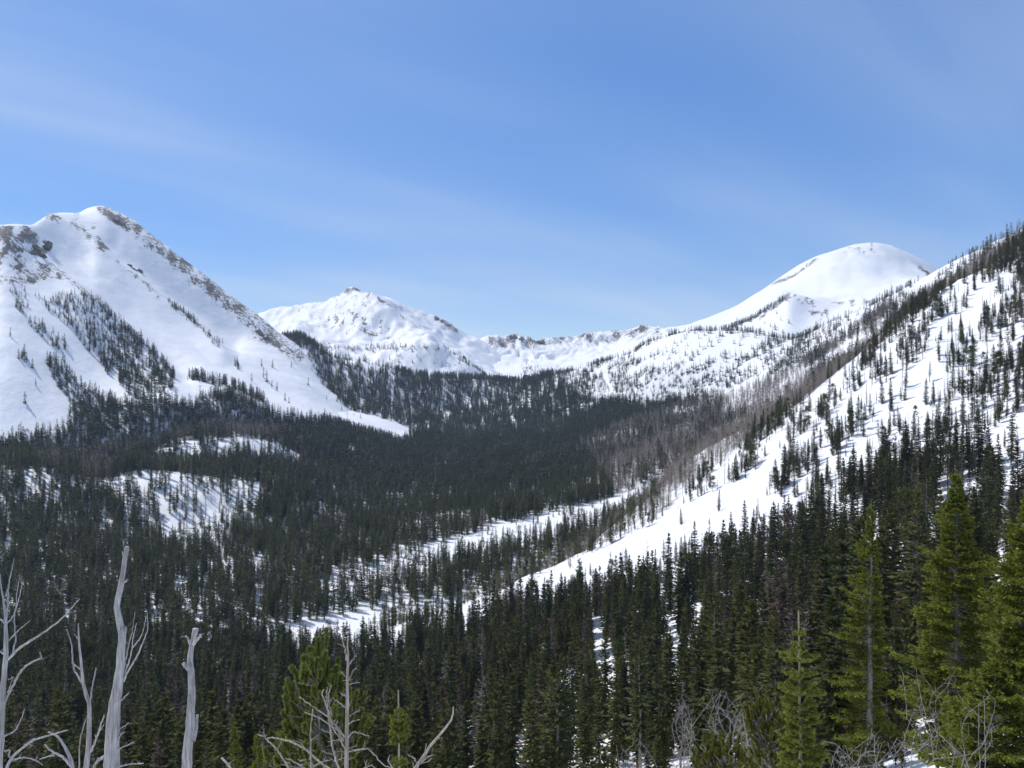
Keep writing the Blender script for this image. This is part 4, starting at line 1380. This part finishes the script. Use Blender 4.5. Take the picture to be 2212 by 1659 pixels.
dead_tree('dead_snag', 'thick twisted grey snag with a broken top and thin side limbs', 15, ZA,
          [(772, 1850, 118), (783, 1680, 104), (790, 1550, 92), (797, 1350, 86), (815, 1200, 72), (840, 1020, 62), (850, 900, 50), (862, 720, 50), (838, 610, 42), (824, 520, 40), (845, 400, 38), (865, 300, 32), (880, 180, 28), (896, 100, 26)],
          [([(862, 350), (885, 342), (902, 328)], 24, 8), ([(876, 185), (868, 160), (862, 135)], 12, 7), ([(865, 1000), (900, 820), (930, 690), (950, 560)], 13, 4),
           ([(880, 985), (920, 870), (938, 740), (960, 640)], 13, 5), ([(870, 1050), (900, 980), (960, 880), (1010, 760), (1040, 670), (1038, 560)], 18, 4), ([(935, 810), (1000, 720), (1030, 590)], 9, 4),
           ([(840, 1195), (905, 1130)], 13, 8), ([(825, 1395), (870, 1365), (910, 1340)], 11, 6), ([(830, 1460), (850, 1420), (875, 1405)], 16, 9), ([(832, 1525), (890, 1500), (945, 1472)], 12, 6),
           ([(832, 1645), (920, 1630), (1010, 1625)], 13, 7), ([(745, 1570), (690, 1610), (640, 1700)], 22, 14), ([(745, 1570), (738, 1490)], 12, 6), ([(872, 720), (885, 680), (880, 660)], 30, 10)], M['deadwood'], 503, seg=14)
dead_tree('dead_snag', 'straight weathered grey snag with a short antler-like broken top', 16, ZA,
          [(1300, 1850, 78), (1312, 1700, 72), (1322, 1550, 68), (1336, 1350, 60), (1350, 1150, 53), (1346, 1000, 48), (1340, 900, 42), (1345, 820, 38), (1356, 760, 32), (1368, 715, 36), (1380, 678, 44)],
          [([(1346, 800), (1330, 760), (1310, 725)], 24, 10), ([(1362, 790), (1395, 750), (1420, 715)], 24, 10), ([(1332, 965), (1308, 940), (1290, 918)], 34, 26), ([(1358, 1470), (1378, 1380), (1392, 1280)], 40, 16), ([(1395, 745), (1422, 735)], 10, 6)], M['deadwood'], 504, seg=14)
dead_tree('dead_limb', 'bleached dead limb arching low with a drooping fork', 13, ZA,
          [(20, 1760, 22), (80, 1592, 18), (170, 1510, 15), (240, 1462, 13), (340, 1430, 11), (410, 1410, 10), (480, 1390, 7)],
          [([(85, 1595), (62, 1570), (72, 1535), (30, 1540)], 13, 8), ([(90, 1600), (160, 1585), (240, 1600), (305, 1640)], 13, 5), ([(165, 1512), (205, 1475), (245, 1448)], 8, 4), ([(200, 1490), (232, 1500)], 5, 3)], M['deadwood'], 505, cat='dead branch', splinter=False)
dead_tree('dead_limb', 'crooked pale dead limb curling left beside the thin forked snag', 13.5, ZA,
          [(545, 1790, 32), (520, 1690, 28), (490, 1580, 24), (450, 1500, 18), (400, 1432, 14), (340, 1405, 8)],
          [([(505, 1650), (440, 1580), (380, 1550), (335, 1515), (315, 1490)], 20, 8), ([(385, 1566), (330, 1580), (280, 1595)], 12, 5)], M['deadwood'], 506, cat='dead branch', splinter=False)
dead_tree('dead_limb', 'short grey broken stub poking up beside two small firs', 14, ZA,
          [(1650, 1740, 18), (1610, 1640, 16), (1585, 1610, 14), (1562, 1588, 16)], [([(1610, 1640), (1625, 1615)], 8, 4)], M['deadwood'], 507, cat='dead branch', splinter=False)

dead_tree('dead_tree', 'many-branched dead tree with tan-grey twigs in front of the bushy pine', 11, ZB,
          [(1172, 1620, 44), (1175, 1450, 38), (1180, 1200, 34), (1180, 1000, 31), (1186, 800, 27), (1184, 650, 23), (1190, 480, 18), (1192, 380, 13), (1180, 325, 9), (1190, 280, 5)],
          [([(1178, 470), (1165, 360), (1145, 300), (1158, 250)], 13, 5), ([(1192, 645), (1215, 590), (1235, 550), (1262, 535)], 12, 6), ([(1195, 672), (1240, 655), (1290, 650)], 9, 6), ([(1188, 518), (1210, 490), (1225, 460)], 9, 6),
           ([(1170, 605), (1130, 560)], 8, 4), ([(1175, 775), (1150, 755), (1130, 745)], 9, 6), ([(1168, 862), (1110, 815), (1065, 775)], 11, 6), ([(1192, 935), (1240, 905), (1290, 885)], 9, 5), ([(1192, 995), (1240, 970), (1290, 960)], 9, 5), ([(1190, 860), (1222, 815)], 6, 4),
           ([(1190, 1105), (1240, 1060), (1300, 1075), (1370, 1100)], 13, 6), ([(1190, 1225), (1330, 1200), (1420, 1260), (1480, 1330), (1570, 1370)], 15, 8), ([(1160, 1100), (1080, 1000), (1000, 920), (900, 855), (785, 770)], 17, 8), ([(1150, 1140), (1100, 1050), (1020, 990), (920, 930), (830, 900)], 14, 6),
           ([(1130, 1400), (1090, 1300), (1060, 1180), (1042, 1020), (1020, 880), (990, 790), (975, 740), (992, 708)], 22, 8), ([(1022, 870), (1012, 760), (1018, 690)], 9, 5), ([(1055, 920), (1025, 780), (1055, 670)], 9, 5), ([(1040, 1000), (1085, 960)], 8, 5),
           ([(1165, 1200), (1110, 1100), (1060, 1020), (1030, 880)], 13, 7), ([(1060, 1070), (1000, 1060), (960, 1040)], 8, 5), ([(1070, 1250), (1010, 1235), (965, 1215)], 7, 4), ([(1165, 1105), (1100, 1130), (1020, 1145)], 7, 4),
           ([(1080, 1400), (950, 1310), (850, 1220), (700, 1140), (560, 1105), (510, 1125)], 24, 10), ([(720, 1400), (600, 1210), (520, 1130), (490, 1100), (440, 1085)], 17, 9), ([(600, 1212), (625, 1170), (640, 1140)], 7, 5), ([(500, 1105), (485, 1060)], 7, 5),
           ([(885, 1420), (878, 1150), (882, 1020), (895, 870)], 17, 8), ([(878, 1130), (910, 1115)], 8, 5), ([(880, 1400), (740, 1310), (670, 1280)], 13, 7), ([(1095, 1300), (1180, 1260), (1120, 1200)], 6, 4), ([(845, 1290), (790, 1300), (770, 1290)], 6, 4), ([(900, 1350), (980, 1310), (1060, 1290)], 9, 5), ([(1195, 1195), (1240, 1185), (1265, 1170)], 7, 4), ([(1130, 1300), (1140, 1240), (1130, 1220)], 7, 4), ([(860, 1230), (800, 1160), (700, 1120)], 6, 3)],
          M['deadwood_tan'], 511, splinter=False)
dead_tree('dead_limb', 'long leaning dead limb with a hooked tip beside the many-branched dead tree', 11, ZB,
          [(1700, 1480, 34), (1760, 1350, 30), (1800, 1290, 26), (1870, 1180, 22), (1950, 1090, 19), (2020, 1000, 16), (2060, 930, 13), (2066, 850, 6)],
          [([(1808, 1285), (1830, 1220), (1840, 1160)], 11, 5), ([(1790, 1320), (1840, 1280), (1900, 1248)], 12, 6), ([(1765, 1340), (1740, 1280), (1690, 1255)], 13, 7), ([(1930, 1115), (1975, 1110)], 7, 4), ([(1780, 1330), (1850, 1310), (1885, 1275)], 8, 4), ([(1740, 1370), (1728, 1320)], 9, 6)], M['deadwood_tan'], 512, cat='dead branch', splinter=False)
dead_tree('dead_limb', 'small curved dead twig between the tan dead tree and a leaning limb', 11, ZB,
          [(1590, 1450, 16), (1555, 1350, 13), (1522, 1295, 10), (1536, 1255, 6)], [([(1300, 1400), (1340, 1340), (1345, 1290)], 9, 4), ([(1310, 1370), (1380, 1340), (1420, 1375)], 9, 5)], M['deadwood_tan'], 513, cat='dead branch', splinter=False)


# ---- needle-covered shoots
def shoot_needles(path, nl, count, rs, ang=0.9, wid=0.09):
    """needles (thin blades) set round a shoot; path (n,3)"""
    path = np.asarray(path)
    k = rs.rand(count) * (len(path) - 1)
    i = np.minimum(k.astype(int), len(path) - 2)
    f = (k - i)[:, None]
    p = path[i] * (1 - f) + path[i + 1] * f
    t = nrm(path[i + 1] - path[i])
    rad = nrm(np.cross(t, rs.normal(0, 1, (count, 3))))
    a = ang * rs.uniform(0.55, 1.2, count)[:, None]
    d = t * np.cos(a) + rad * np.sin(a)
    ln = nl * rs.uniform(0.7, 1.2, count)
    return kites(p, d, ln, ln * wid, rs, roll=rs.uniform(0, 3.14, count))


def bushy_pine(name, label, d, tips, trunk_px, nl, leaf, seed, fill, count, cat='tree', wood_m=None, nw=0.12):
    """pine with upswept brush-like shoots. tips: (x, y, x_foot, y_foot) in picture units; fill: polygon for the inner shoots"""
    rs = np.random.RandomState(seed)
    pts = [at(x, y, d) for x, y in trunk_px]
    gz = ground_z(pts[0][0], d)
    base = np.array([pts[0][0], d, min(gz, pts[0][2])])
    root = empty(name, base)
    pts.insert(0, base - np.array([0, 0, 0.3]))
    tp = smooth_path(np.array(pts), 16)
    tp[:, 1] += 0.0
    g = Geo().add(*tube(tp, np.linspace(0.085, 0.02, 16), 8, rs, 0.05))
    obj('trunk', g.mesh('trunk', [wood_m or M['bark_pale']], True, base), root)
    wd, nd = Geo(), Geo()
    shoots = []
    for x, y, xf, yf in tips:
        dd = d + rs.uniform(-0.35, 0.35)
        shoots.append((at(xf, yf, dd), at(x, y, dd), 1.0))
    xs = [p[0] for p in fill]
    ys = [p[1] for p in fill]
    half = (max(xs) - min(xs)) * d / F * 0.5
    cx0 = 0.5 * (max(xs) + min(xs))
    n = 0
    while n < count:
        x, y = rs.uniform(min(xs), max(xs)), rs.uniform(min(ys), max(ys))
        if not inside(np.array([x]), np.array([y]), fill)[0]:
            continue
        u = (x - cx0) * d / F / half
        dy = rs.uniform(-1, 1) * half * math.sqrt(max(0.05, 1 - u * u))
        b = at(x, y, d) + np.array([0, dy, 0])
        out = np.array([u, dy / half, 0]) * 0.45
        tip = b + (np.array([0, 0, 1.0]) + out + rs.normal(0, 0.15, 3)) * rs.uniform(0.22, 0.5) * (1.0 if nl > 0.1 else 0.6)
        shoots.append((b, tip, 0.8))
        n += 1
    for b, tip, w in shoots:
        m = b * 0.5 + tip * 0.5 + rs.normal(0, 0.02, 3)
        path = smooth_path(np.array([b, m, tip]), 7)
        L = np.linalg.norm(tip - b)
        wd.add(*tube(path, np.linspace(0.014, 0.005, 7), 4))
        # limb from the trunk to the foot of the shoot
        j = np.argmin(np.abs(tp[:, 2] - (b[2] - 0.25)))
        wd.add(*tube([tp[j], tp[j] * 0.4 + b * 0.6 - np.array([0, 0, 0.07]), b], [0.02, 0.015, 0.013], 4))
        c = int(520 * L * w / 0.5) + 120
        nd.add(*shoot_needles(path, nl, c, rs, 0.75, nw))
        nd.add(*kites(np.repeat(tip[None], 26, 0), nrm(tip - m)[None] + rs.normal(0, 0.35, (26, 3)), rs.uniform(0.7, 1.1, 26) * nl, np.full(26, nl * 0.08), rs))
    br = obj('branches', wd.mesh('branches', [wood_m or M['bark_pale']], False, base), root)
    obj('needles', nd.mesh('needles', [leaf], False, base), br)
    tag(root, label, cat)
    return root


def b2(a, b):
    return (442.4 + a * 0.26, 1305 + b * 0.26)


def tipsB(lst):
    return [b2(a, b) + b2(c, e) for a, b, c, e in lst]


bushy_pine('pine_tree', 'bushy bright green pine with long brush-like shoots behind the tan dead tree', 20,
           tipsB([(945, 295, 935, 480), (870, 370, 860, 560), (1000, 410, 975, 620), (820, 440, 840, 640), (985, 520, 960, 740), (690, 635, 740, 820), (675, 700, 750, 900), (1095, 525, 1080, 720), (1060, 600, 1060, 790), (1130, 600, 1110, 800), (1195, 640, 1180, 820),
                  (1262, 735, 1240, 900), (1335, 925, 1300, 1100), (1360, 1000, 1310, 1180), (950, 715, 945, 880), (780, 590, 830, 760), (790, 680, 850, 820), (650, 900, 720, 1080), (740, 850, 790, 1010), (800, 940, 840, 1100), (670, 980, 760, 1130), (1280, 960, 1260, 1120), (500, 1210, 540, 1340), (620, 1080, 680, 1230), (1240, 1320, 1230, 1420), (700, 1080, 760, 1230), (590, 1290, 640, 1420), (1340, 1120, 1280, 1230), (1020, 470, 990, 660), (900, 470, 890, 700), (860, 560, 880, 800)]),
           [b2(960, 1420), b2(955, 1250), b2(950, 1050), b2(945, 800), b2(942, 480)], 0.12, M['needles_pine'], 601,
           [b2(940, 420), b2(1010, 640), b2(1180, 800), b2(1300, 1080), b2(1290, 1250), b2(1100, 1400), b2(700, 1450), b2(560, 1400), b2(680, 1050), b2(740, 780), b2(850, 520)], 150)


def c4(a, b):
    return (1460 + a * 0.34, 1239 + b * 0.34)


def young_fir(name, label, d, conv, leader, whorls, seed, nl=0.036, leaf=None, stem_w=0.022):
    """sapling: stem and whorls of level, needle-covered branches. leader (x, y_top); whorls (y, reach)"""
    rs = np.random.RandomState(seed)
    leaf = leaf or M['needles_young']
    tip = at(*conv(leader[0], leader[1]), d)
    low = at(*conv(leader[2], whorls[-1][0] + 60), d)
    gz = ground_z(low[0], d)
    base = np.array([low[0] + (low[0] - tip[0]) * 0.3, d, min(gz, low[2] - 0.3)])
    root = empty(name, base)
    sp = smooth_path(np.array([base - np.array([0, 0, 0.2]), low, tip]), 24)
    H = tip[2] - base[2]
    obj('stem', Geo().add(*tube(sp, np.linspace(stem_w * 1.6, 0.012, 24), 8, rs, 0.04)).mesh('stem', [M['youngstem']], True, base), root)
    wd, nd = Geo(), Geo()
    px2m = d / F * (conv(1, 0)[0] - conv(0, 0)[0])
    top_w = at(*conv(leader[0], whorls[0][0]), d)[2]
    lead = sp[sp[:, 2] > top_w]
    lead = np.vstack([np.interp(np.linspace(top_w, tip[2], 8), sp[:, 2], sp[:, i]) for i in range(3)]).T
    nd.add(*shoot_needles(lead, nl * 0.75, 1100, rs, 0.5, 0.16))
    wl_ = list(whorls)
    for yw, reach in wl_:
        zc_ = at(*conv(leader[0], yw), d)[2]
        cxw = np.interp(zc_, sp[:, 2], sp[:, 0])
        nbr = rs.randint(7, 10)
        a0 = rs.uniform(0, 6.28)
        for k in range(nbr):
            a = a0 + k * 6.283 / nbr + rs.uniform(-0.25, 0.25)
            L = reach * px2m * rs.uniform(0.72, 1.12)
            b = np.array([cxw, d, zc_ + rs.uniform(-0.02, 0.02)])
            dv = np.array([math.cos(a), math.sin(a), rs.uniform(0.1, 0.42)])
            e = b + nrm(dv) * L
            m = (b + e) / 2 - np.array([0, 0, 0.05 * L])
            path = smooth_path(np.array([b, m, e]), 8)
            wd.add(*tube(path, np.linspace(0.009, 0.004, 8), 4))
            nd.add(*shoot_needles(path[1:], nl, int(900 * L) + 90, rs, 0.85, 0.15))
            nt_ = 2 + int(L / 0.13)
            for q in range(nt_):
                s = rs.uniform(0.25, 0.9)
                p0 = path[int(s * 7)]
                sd = np.cross(nrm(dv), [0, 0, 1]) * (1 if q % 2 else -1)
                l2 = L * (1.05 - s) * rs.uniform(0.5, 0.85)
                p1 = p0 + nrm(nrm(dv) * 0.8 + sd * 0.8 + np.array([0, 0, rs.uniform(0, 0.3)])) * l2
                tp = np.array([p0, (p0 + p1) / 2, p1])
                wd.add(*tube(tp, [0.005, 0.004, 0.003], 3))
                nd.add(*shoot_needles(tp, nl, int(900 * l2) + 50, rs, 0.85, 0.15))
    br = obj('branches', wd.mesh('branches', [M['youngstem']], False, base), root)
    obj('needles', nd.mesh('needles', [leaf], False, base), br)
    tag(root, label, 'tree')
    return root


young_fir('fir_sapling', 'yellow-green fir sapling with a long bare leader beside the olive pine shrub', 12, c4, (780, 238, 795),
          [(385, 42), (455, 48), (545, 125), (655, 100), (715, 85), (775, 160), (830, 135), (890, 150), (945, 120), (1000, 100), (1060, 110), (1110, 170), (1180, 150), (1260, 170), (1340, 180), (1430, 190)], 611)
young_fir('fir_sapling', 'thin sparse fir sapling with a bare stem gap beside the leaning dead limb', 14, b2, (1608, 715, 1615),
          [(885, 30), (955, 85), (1000, 60), (1055, 95), (1090, 75), (1140, 75), (1325, 85), (1420, 95)], 612)


# ---- tall firs close by
def tall_fir(name, label, d, tip, y_base, R, seed, leaf, wh=56, oneside=0.0, azoff=0.0, base=0.03, droop=0.18, gaps=0.12, prof=0.62, barkm=None, bare_low=0):
    rs = np.random.RandomState(seed)
    top = at(tip[0], tip[1], d)
    gz = ground_z(top[0], d)
    bs = np.array([top[0], d, gz])
    H = top[2] - gz
    root = empty(name, bs)
    zs = np.linspace(-0.4, H, 14)
    bend = np.cumsum(rs.normal(0, H * 0.0015, (14, 2)), 0)
    bend -= np.linspace(0, 1, 14)[:, None] * bend[-1]
    sp = np.column_stack([bend, zs])
    obj('trunk', Geo().add(*tube(sp, np.linspace(H * 0.0135, 0.012, 14), 10, rs, 0.05)).mesh('trunk', [barkm or M['bark_pale']], True), root)
    wd, nd, dr = Geo(), Geo(), Geo()
    fs = base + (0.975 - base) * (np.arange(wh) / (wh - 1)) ** 0.92
    kb, kd, kl = [], [], []
    for f in fs:
        nbr = 5 if f < 0.9 else 4
        a0 = rs.uniform(0, 6.28)
        cl = 1 + 0.30 * math.sin(f * 41 + seed)
        for k in range(nbr):
            if rs.rand() < gaps:
                continue
            a = a0 + k * 6.283 / nbr + rs.uniform(-0.4, 0.4)
            L = (R * (1 - f) ** prof * min(1.0, (1.03 - f) / 0.36) ** 0.8 * cl * rs.uniform(0.6, 1.15) + 0.10) * min(1, 0.45 + f * 3)
            if oneside:
                L *= 1 - oneside * 0.5 * (1 + math.cos(a - azoff))
            hz = f * H + rs.uniform(-0.12, 0.12)
            b = np.array([np.interp(hz, zs, sp[:, 0]), np.interp(hz, zs, sp[:, 1]), hz])
            pit = -droop + (0.75 + droop) * f ** 2.2 + rs.uniform(-0.12, 0.12)
            dv = nrm(np.array([math.cos(a), math.sin(a), math.tan(pit)]))
            e = b + dv * L
            m = (b + e) / 2 - np.array([0, 0, 0.07 * L])
            e = e + np.array([0, 0, 0.06 * L])
            path = smooth_path(np.array([b, m, e]), 6)
            wd.add(*tube(path, np.linspace(0.012 + 0.008 * L, 0.005, 6), 3))
            n2 = 5 + int(L / 0.05)
            s = rs.uniform(0.18, 1.0, n2)
            p0 = np.column_stack([np.interp(s * 5, np.arange(6), path[:, i]) for i in range(3)])
            sd = np.cross(dv, [0, 0, 1.0])
            sg = np.where(rs.rand(n2) < 0.5, -1, 1)[:, None]
            l2 = np.minimum(0.62, L * (1.12 - s) * rs.uniform(0.4, 0.75, n2) + 0.06)
            td = nrm(dv[None] * rs.uniform(0.5, 1.0, (n2, 1)) + sd[None] * sg * rs.uniform(0.35, 1.0, (n2, 1)) + np.column_stack([np.zeros(n2), np.zeros(n2), rs.uniform(-0.1, 0.32, n2)]))
            # each twig carries needle clusters along its length
            for q in range(7):
                ss = (q + rs.uniform(0, 1, n2)) / 7
                kb.append(p0 + td * (l2 * ss)[:, None])
                kd.append(td + rs.normal(0, 0.42, (n2, 3)) + np.array([0, 0, 0.12]))
                kl.append(np.full(n2, 0.15) * rs.uniform(0.7, 1.3, n2))
    kb, kd, kl = np.vstack(kb), np.vstack(kd), np.concatenate(kl)
    nd.add(*kites(kb, kd, kl, kl * 0.27, rs, roll=rs.uniform(-1.2, 1.2, len(kb))))
    lead = np.column_stack([np.zeros(6), np.zeros(6), np.linspace(H * 0.955, H + 0.1, 6)])
    nd.add(*shoot_needles(lead, 0.09, 160, rs, 0.6, 0.14))
    br = obj('branches', wd.mesh('branches', [M['bark_pale']], False), root)
    obj('needles', nd.mesh('needles', [leaf], False), br)
    if bare_low:
        for k in range(bare_low):
            hz = rs.uniform(0.02, 0.42) * H
            a = rs.uniform(0, 6.28)
            L = rs.uniform(0.8, 2.0)
            b = np.array([0, 0, hz])
            e = b + np.array([math.cos(a) * L, math.sin(a) * L, rs.uniform(-0.3, 0.6)])
            dr.add(*tube(smooth_path(np.array([b, (b + e) / 2 + rs.normal(0, 0.12, 3), e]), 6), np.linspace(0.022, 0.006, 6), 4))
        obj('dead_branches', dr.mesh('dead_branches', [M['deadwood']], False), root)
    tag(root, label, 'tree')
    print('FIR', name, round(H, 1), len(kb))
    return root


tall_fir('fir_tree', 'tall bright yellow-green fir with a slender spire top', 38, (2065, 1022), 1700, 2.55, 621, M['needles_fir'], wh=70, bare_low=16, gaps=0.06)
tall_fir('fir_tree', 'tall olive-green fir with its pale trunk showing on one side', 46, (1882, 1085), 1700, 2.6, 622, M['needles_fir'], wh=58, oneside=0.62, azoff=0.0, gaps=0.22, bare_low=6)
tall_fir('fir_tree', 'dense green fir standing right beside the tallest yellow-green fir', 32, (2228, 1050), 1700, 2.3, 623, M['needles_fir'], wh=62)
tall_fir('fir_tree', 'low spreading green fir at the foot of the tallest yellow-green fir', 27, (2150, 1440), 1700, 1.9, 624, M['needles_fir'], wh=30, prof=0.5)
tall_fir('fir_tree', 'small glowing yellow-green fir with a slender tip among the dark forest', 58, (506, 1563), 1700, 1.15, 625, M['needles_fir'], wh=30, prof=0.75)
tall_fir('fir_tree', 'small yellow-green fir close beside the bushy bright green pine', 52, (556, 1590), 1700, 1.2, 626, M['needles_fir'], wh=28, prof=0.75)

M['deadscrub'] = bark_mat('deadscrub', (0.13, 0.12, 0.11, 1), (0.33, 0.31, 0.29, 1), scale=14)
M['needles_olive'] = needle_mat('needles_olive', (0.19, 0.19, 0.045, 1), (0.20, 0.20, 0.05, 1), trans=0.45)
bushy_pine('pine_shrub', 'rounded olive-green pine shrub beside the yellow-green fir sapling', 22,
           [c4(a, b) + c4(c, e) for a, b, c, e in [(450, 840, 480, 920), (520, 810, 540, 900), (600, 800, 600, 890), (660, 830, 640, 920), (480, 930, 510, 1000), (640, 940, 620, 1010), (560, 860, 560, 960), (700, 900, 680, 980)]],
           [c4(580, 1330), c4(575, 1150), c4(570, 950)], 0.075, M['needles_olive'], 631, [c4(450, 880), c4(560, 840), c4(690, 880), c4(680, 1060), c4(640, 1250), c4(520, 1240), c4(470, 1040)], 190, cat='shrub')
bushy_pine('pine_shrub', 'low olive-green pine shrub below the grey tangle of dead branches', 20,
           [c4(a, b) + c4(c, e) for a, b, c, e in [(240, 1060, 260, 1150), (350, 1020, 345, 1110), (300, 1080, 300, 1160), (160, 1130, 190, 1210), (420, 1120, 410, 1200), (200, 1090, 220, 1180)]],
           [c4(310, 1380), c4(310, 1260), c4(310, 1130)], 0.075, M['needles_olive'], 632, [c4(150, 1180), c4(300, 1090), c4(430, 1150), c4(480, 1290), c4(300, 1330), c4(130, 1290)], 150, cat='shrub')


def tangle(name, label, d, box, seed, n=26, mat=None, lean=0.0, thick=0.013):
    """dead scrub: crooked branching stems"""
    rs = np.random.RandomState(seed)
    x0, y0, x1, y1 = box
    foot = at((x0 + x1) / 2, y1 + 30, d)
    gz = ground_z(foot[0], d)
    foot[2] = min(foot[2], max(gz, foot[2] - 1.5))
    root = empty(name, foot)
    for k in range(n):
        g = Geo()
        e = at(rs.uniform(x0, x1), y0 + (y1 - y0) * rs.rand() ** 1.4, d + rs.uniform(-0.8, 0.8))
        half = (x1 - x0) * d / F * 0.5
        s = foot + np.array([rs.uniform(-1, 1) * half * 0.8, rs.normal(0, 0.3), rs.uniform(0, 0.3)])
        m1 = s * 0.6 + e * 0.4 + rs.normal(0, 0.38, 3)
        m2 = s * 0.25 + e * 0.75 + rs.normal(0, 0.36, 3)
        path = smooth_path(np.array([s, m1, m2, e]), 12)
        path[1:] += rs.normal(0, 0.015, (11, 3))
        g.add(*tube(path, np.linspace(thick, 0.006, 12), 4))
        for q in range(9):
            i = rs.randint(4, 12)
            v = nrm(path[min(i, 11)] - path[i - 2]) + rs.normal(0, 0.6, 3)
            ln = rs.uniform(0.15, 0.55)
            p = np.array([path[i], path[i] + nrm(v) * ln * 0.5 + rs.normal(0, 0.03, 3), path[i] + nrm(v + rs.normal(0, 0.3, 3)) * ln])
            g.add(*tube(p, [0.006, 0.005, 0.003], 3))
        obj('stem', g.mesh('stem', [mat or M['deadscrub']], False, foot), root)
    tag(root, label, 'dead shrub')
    return root


tangle('dead_shrub', 'grey tangle of dead twisted branches beside the rounded olive pine shrub', 26, (1530, 1490, 1665, 1600), 641, 26)
tangle('dead_shrub', 'pale crooked dead stems rising from a snow gap in the forest', 34, (1455, 1500, 1500, 1640), 642, 12)
tangle('dead_shrub', 'thin bare grey twigs at the foot of the olive-green fir', 18, (1790, 1590, 1960, 1650), 643, 14, thick=0.009)
tangle('dead_shrub', 'weathered crooked branches leaning against the tallest yellow-green fir', 24, (1980, 1500, 2170, 1650), 644, 10, thick=0.015)
tangle('dead_shrub', 'small bleached dead shrub standing among the young forest firs', 40, (1330, 1590, 1400, 1660), 645, 12)
tangle('dead_shrub', 'grey bare branches arching between the olive-green fir and the tallest fir', 28, (1950, 1455, 2060, 1560), 646, 8)


# ------------------------------------------------------------------ rock outcrops
def sheet_at(sheet, x, y):
    """ground point of a sheet seen at a picture position"""
    px, py = to_px(sheet.P)
    lim = np.searchsorted(sheet.ts, len(sheet.ts))
    k = np.argmin((px - x) ** 2 + (py - y) ** 2 + (sheet.P[..., 1] > 3300) * 1e6)
    return sheet.P.reshape(-1, 3)[k]


def outcrop(label, sheet, pts, size, seed, mat):
    rs = np.random.RandomState(seed)
    p0 = sheet_at(sheet, *pts[0])
    root = empty('rock_outcrop', p0)
    for x, y in pts:
        p = sheet_at(sheet, x, y)
        for k in range(3):
            n1, n2 = 6, 4
            th = np.linspace(0, 2 * np.pi, n1, endpoint=False)
            v = []
            s = size * rs.uniform(0.5, 1.1)
            for j in range(n2):
                r = s * [1.0, 1.05, 0.8, 0.35][j]
                z = s * [-0.6, 0.1, 0.6, 0.95][j]
                v.append(np.column_stack([np.cos(th) * r * 1.3, np.sin(th) * r * 0.8, np.full(n1, z)]) + rs.normal(0, 0.2 * s, (n1, 3)))
            v = np.vstack(v)
            idx = np.arange(n1 * n2).reshape(n2, n1)
            q = np.stack([idx[:-1], np.roll(idx[:-1], -1, 1), np.roll(idx[1:], -1, 1), idx[1:]], -1).reshape(-1, 4)
            tcap = np.array([[idx[-1, 0], idx[-1, a], idx[-1, a + 1]] for a in range(1, n1 - 1)])
            me = mesh_np('block', v, quads=q, tris=tcap, mats=[mat])
            o = obj('block', me, root)
            o.location = p - p0 + rs.normal(0, size * 0.7, 3) * np.array([1, 0.6, 0.25]) - np.array([0, 0, size * 0.25])
            o.rotation_euler = (rs.normal(0, 0.3), rs.normal(0, 0.3), rs.uniform(0, 6.28))
    tag(root, label, 'rocks')
    return root


outcrop('dark jagged cliff below the shoulder of the left mountain', sL, [(66, 530), (76, 536), (86, 542), (95, 535), (90, 552), (74, 548), (100, 528)], 6.0, 701, M['rock'])
outcrop('dark rock teeth at the summit of the left mountain', sL, [(228, 458), (240, 468), (252, 476), (262, 484)], 4.0, 702, M['rock'])
outcrop('dark crag low on the rocky ridge of the left mountain', sL, [(556, 716), (566, 722), (576, 730)], 5.0, 703, M['rock'])
outcrop('small dark crag halfway down the middle rib of the left mountain', sL, [(280, 575), (292, 582), (300, 586)], 4.0, 704, M['rock'])
outcrop('dark crag on the right shoulder of the white pyramid peak', sC, [(946, 690), (956, 696), (966, 703)], 8.0, 705, M['rock'])
outcrop('dark rock tower on the cirque headwall near the pyramid peak', sE, [(1104, 729), (1113, 727), (1122, 731)], 9.0, 706, M['rock'])
outcrop('dark rock tooth in the middle of the cirque headwall', sE, [(1160, 738), (1170, 741)], 9.0, 707, M['rock'])
outcrop('dark rock tower on the cirque headwall near the wooded bench', sE, [(1376, 714), (1386, 711), (1395, 714)], 9.0, 708, M['rock'])
outcrop('dark cleft crag under the right shoulder of the dome mountain', sD, [(1994, 586), (2004, 596)], 8.0, 709, M['rock'])
outcrop('reddish-brown rock ledge breaking the snow on the crest of the right hillside', sA, [(1876, 752), (1884, 747), (1892, 742), (1900, 738)], 1.6, 710, M['rock_red'])


# ------------------------------------------------------------------ air between the viewpoint and the far peaks
hx, hy0, hy1, hz0, hz1 = 4200.0, -160.0, 4300.0, -420.0, 640.0
hv = np.array([[x, y, z] for x in (-hx, hx) for y in (hy0, hy1) for z in (hz0, hz1)])
hq = np.array([[0, 1, 3, 2], [4, 6, 7, 5], [0, 4, 5, 1], [2, 3, 7, 6], [0, 2, 6, 4], [1, 5, 7, 3]])
hm, hnt, hnd, hlk = new_mat('haze')
ho = N(hnt, 'ShaderNodeOutputMaterial')
hvn = N(hnt, 'ShaderNodeVolumePrincipled', {'Color': (0.62, 0.78, 1.0, 1), 'Density': 0.00007, 'Anisotropy': 0.0})
hlk.new(hvn.outputs[0], ho.inputs['Volume'])
tag(obj('haze', mesh_np('haze', hv, quads=hq, mats=[hm])), 'thin pale blue mountain air', kind='stuff')
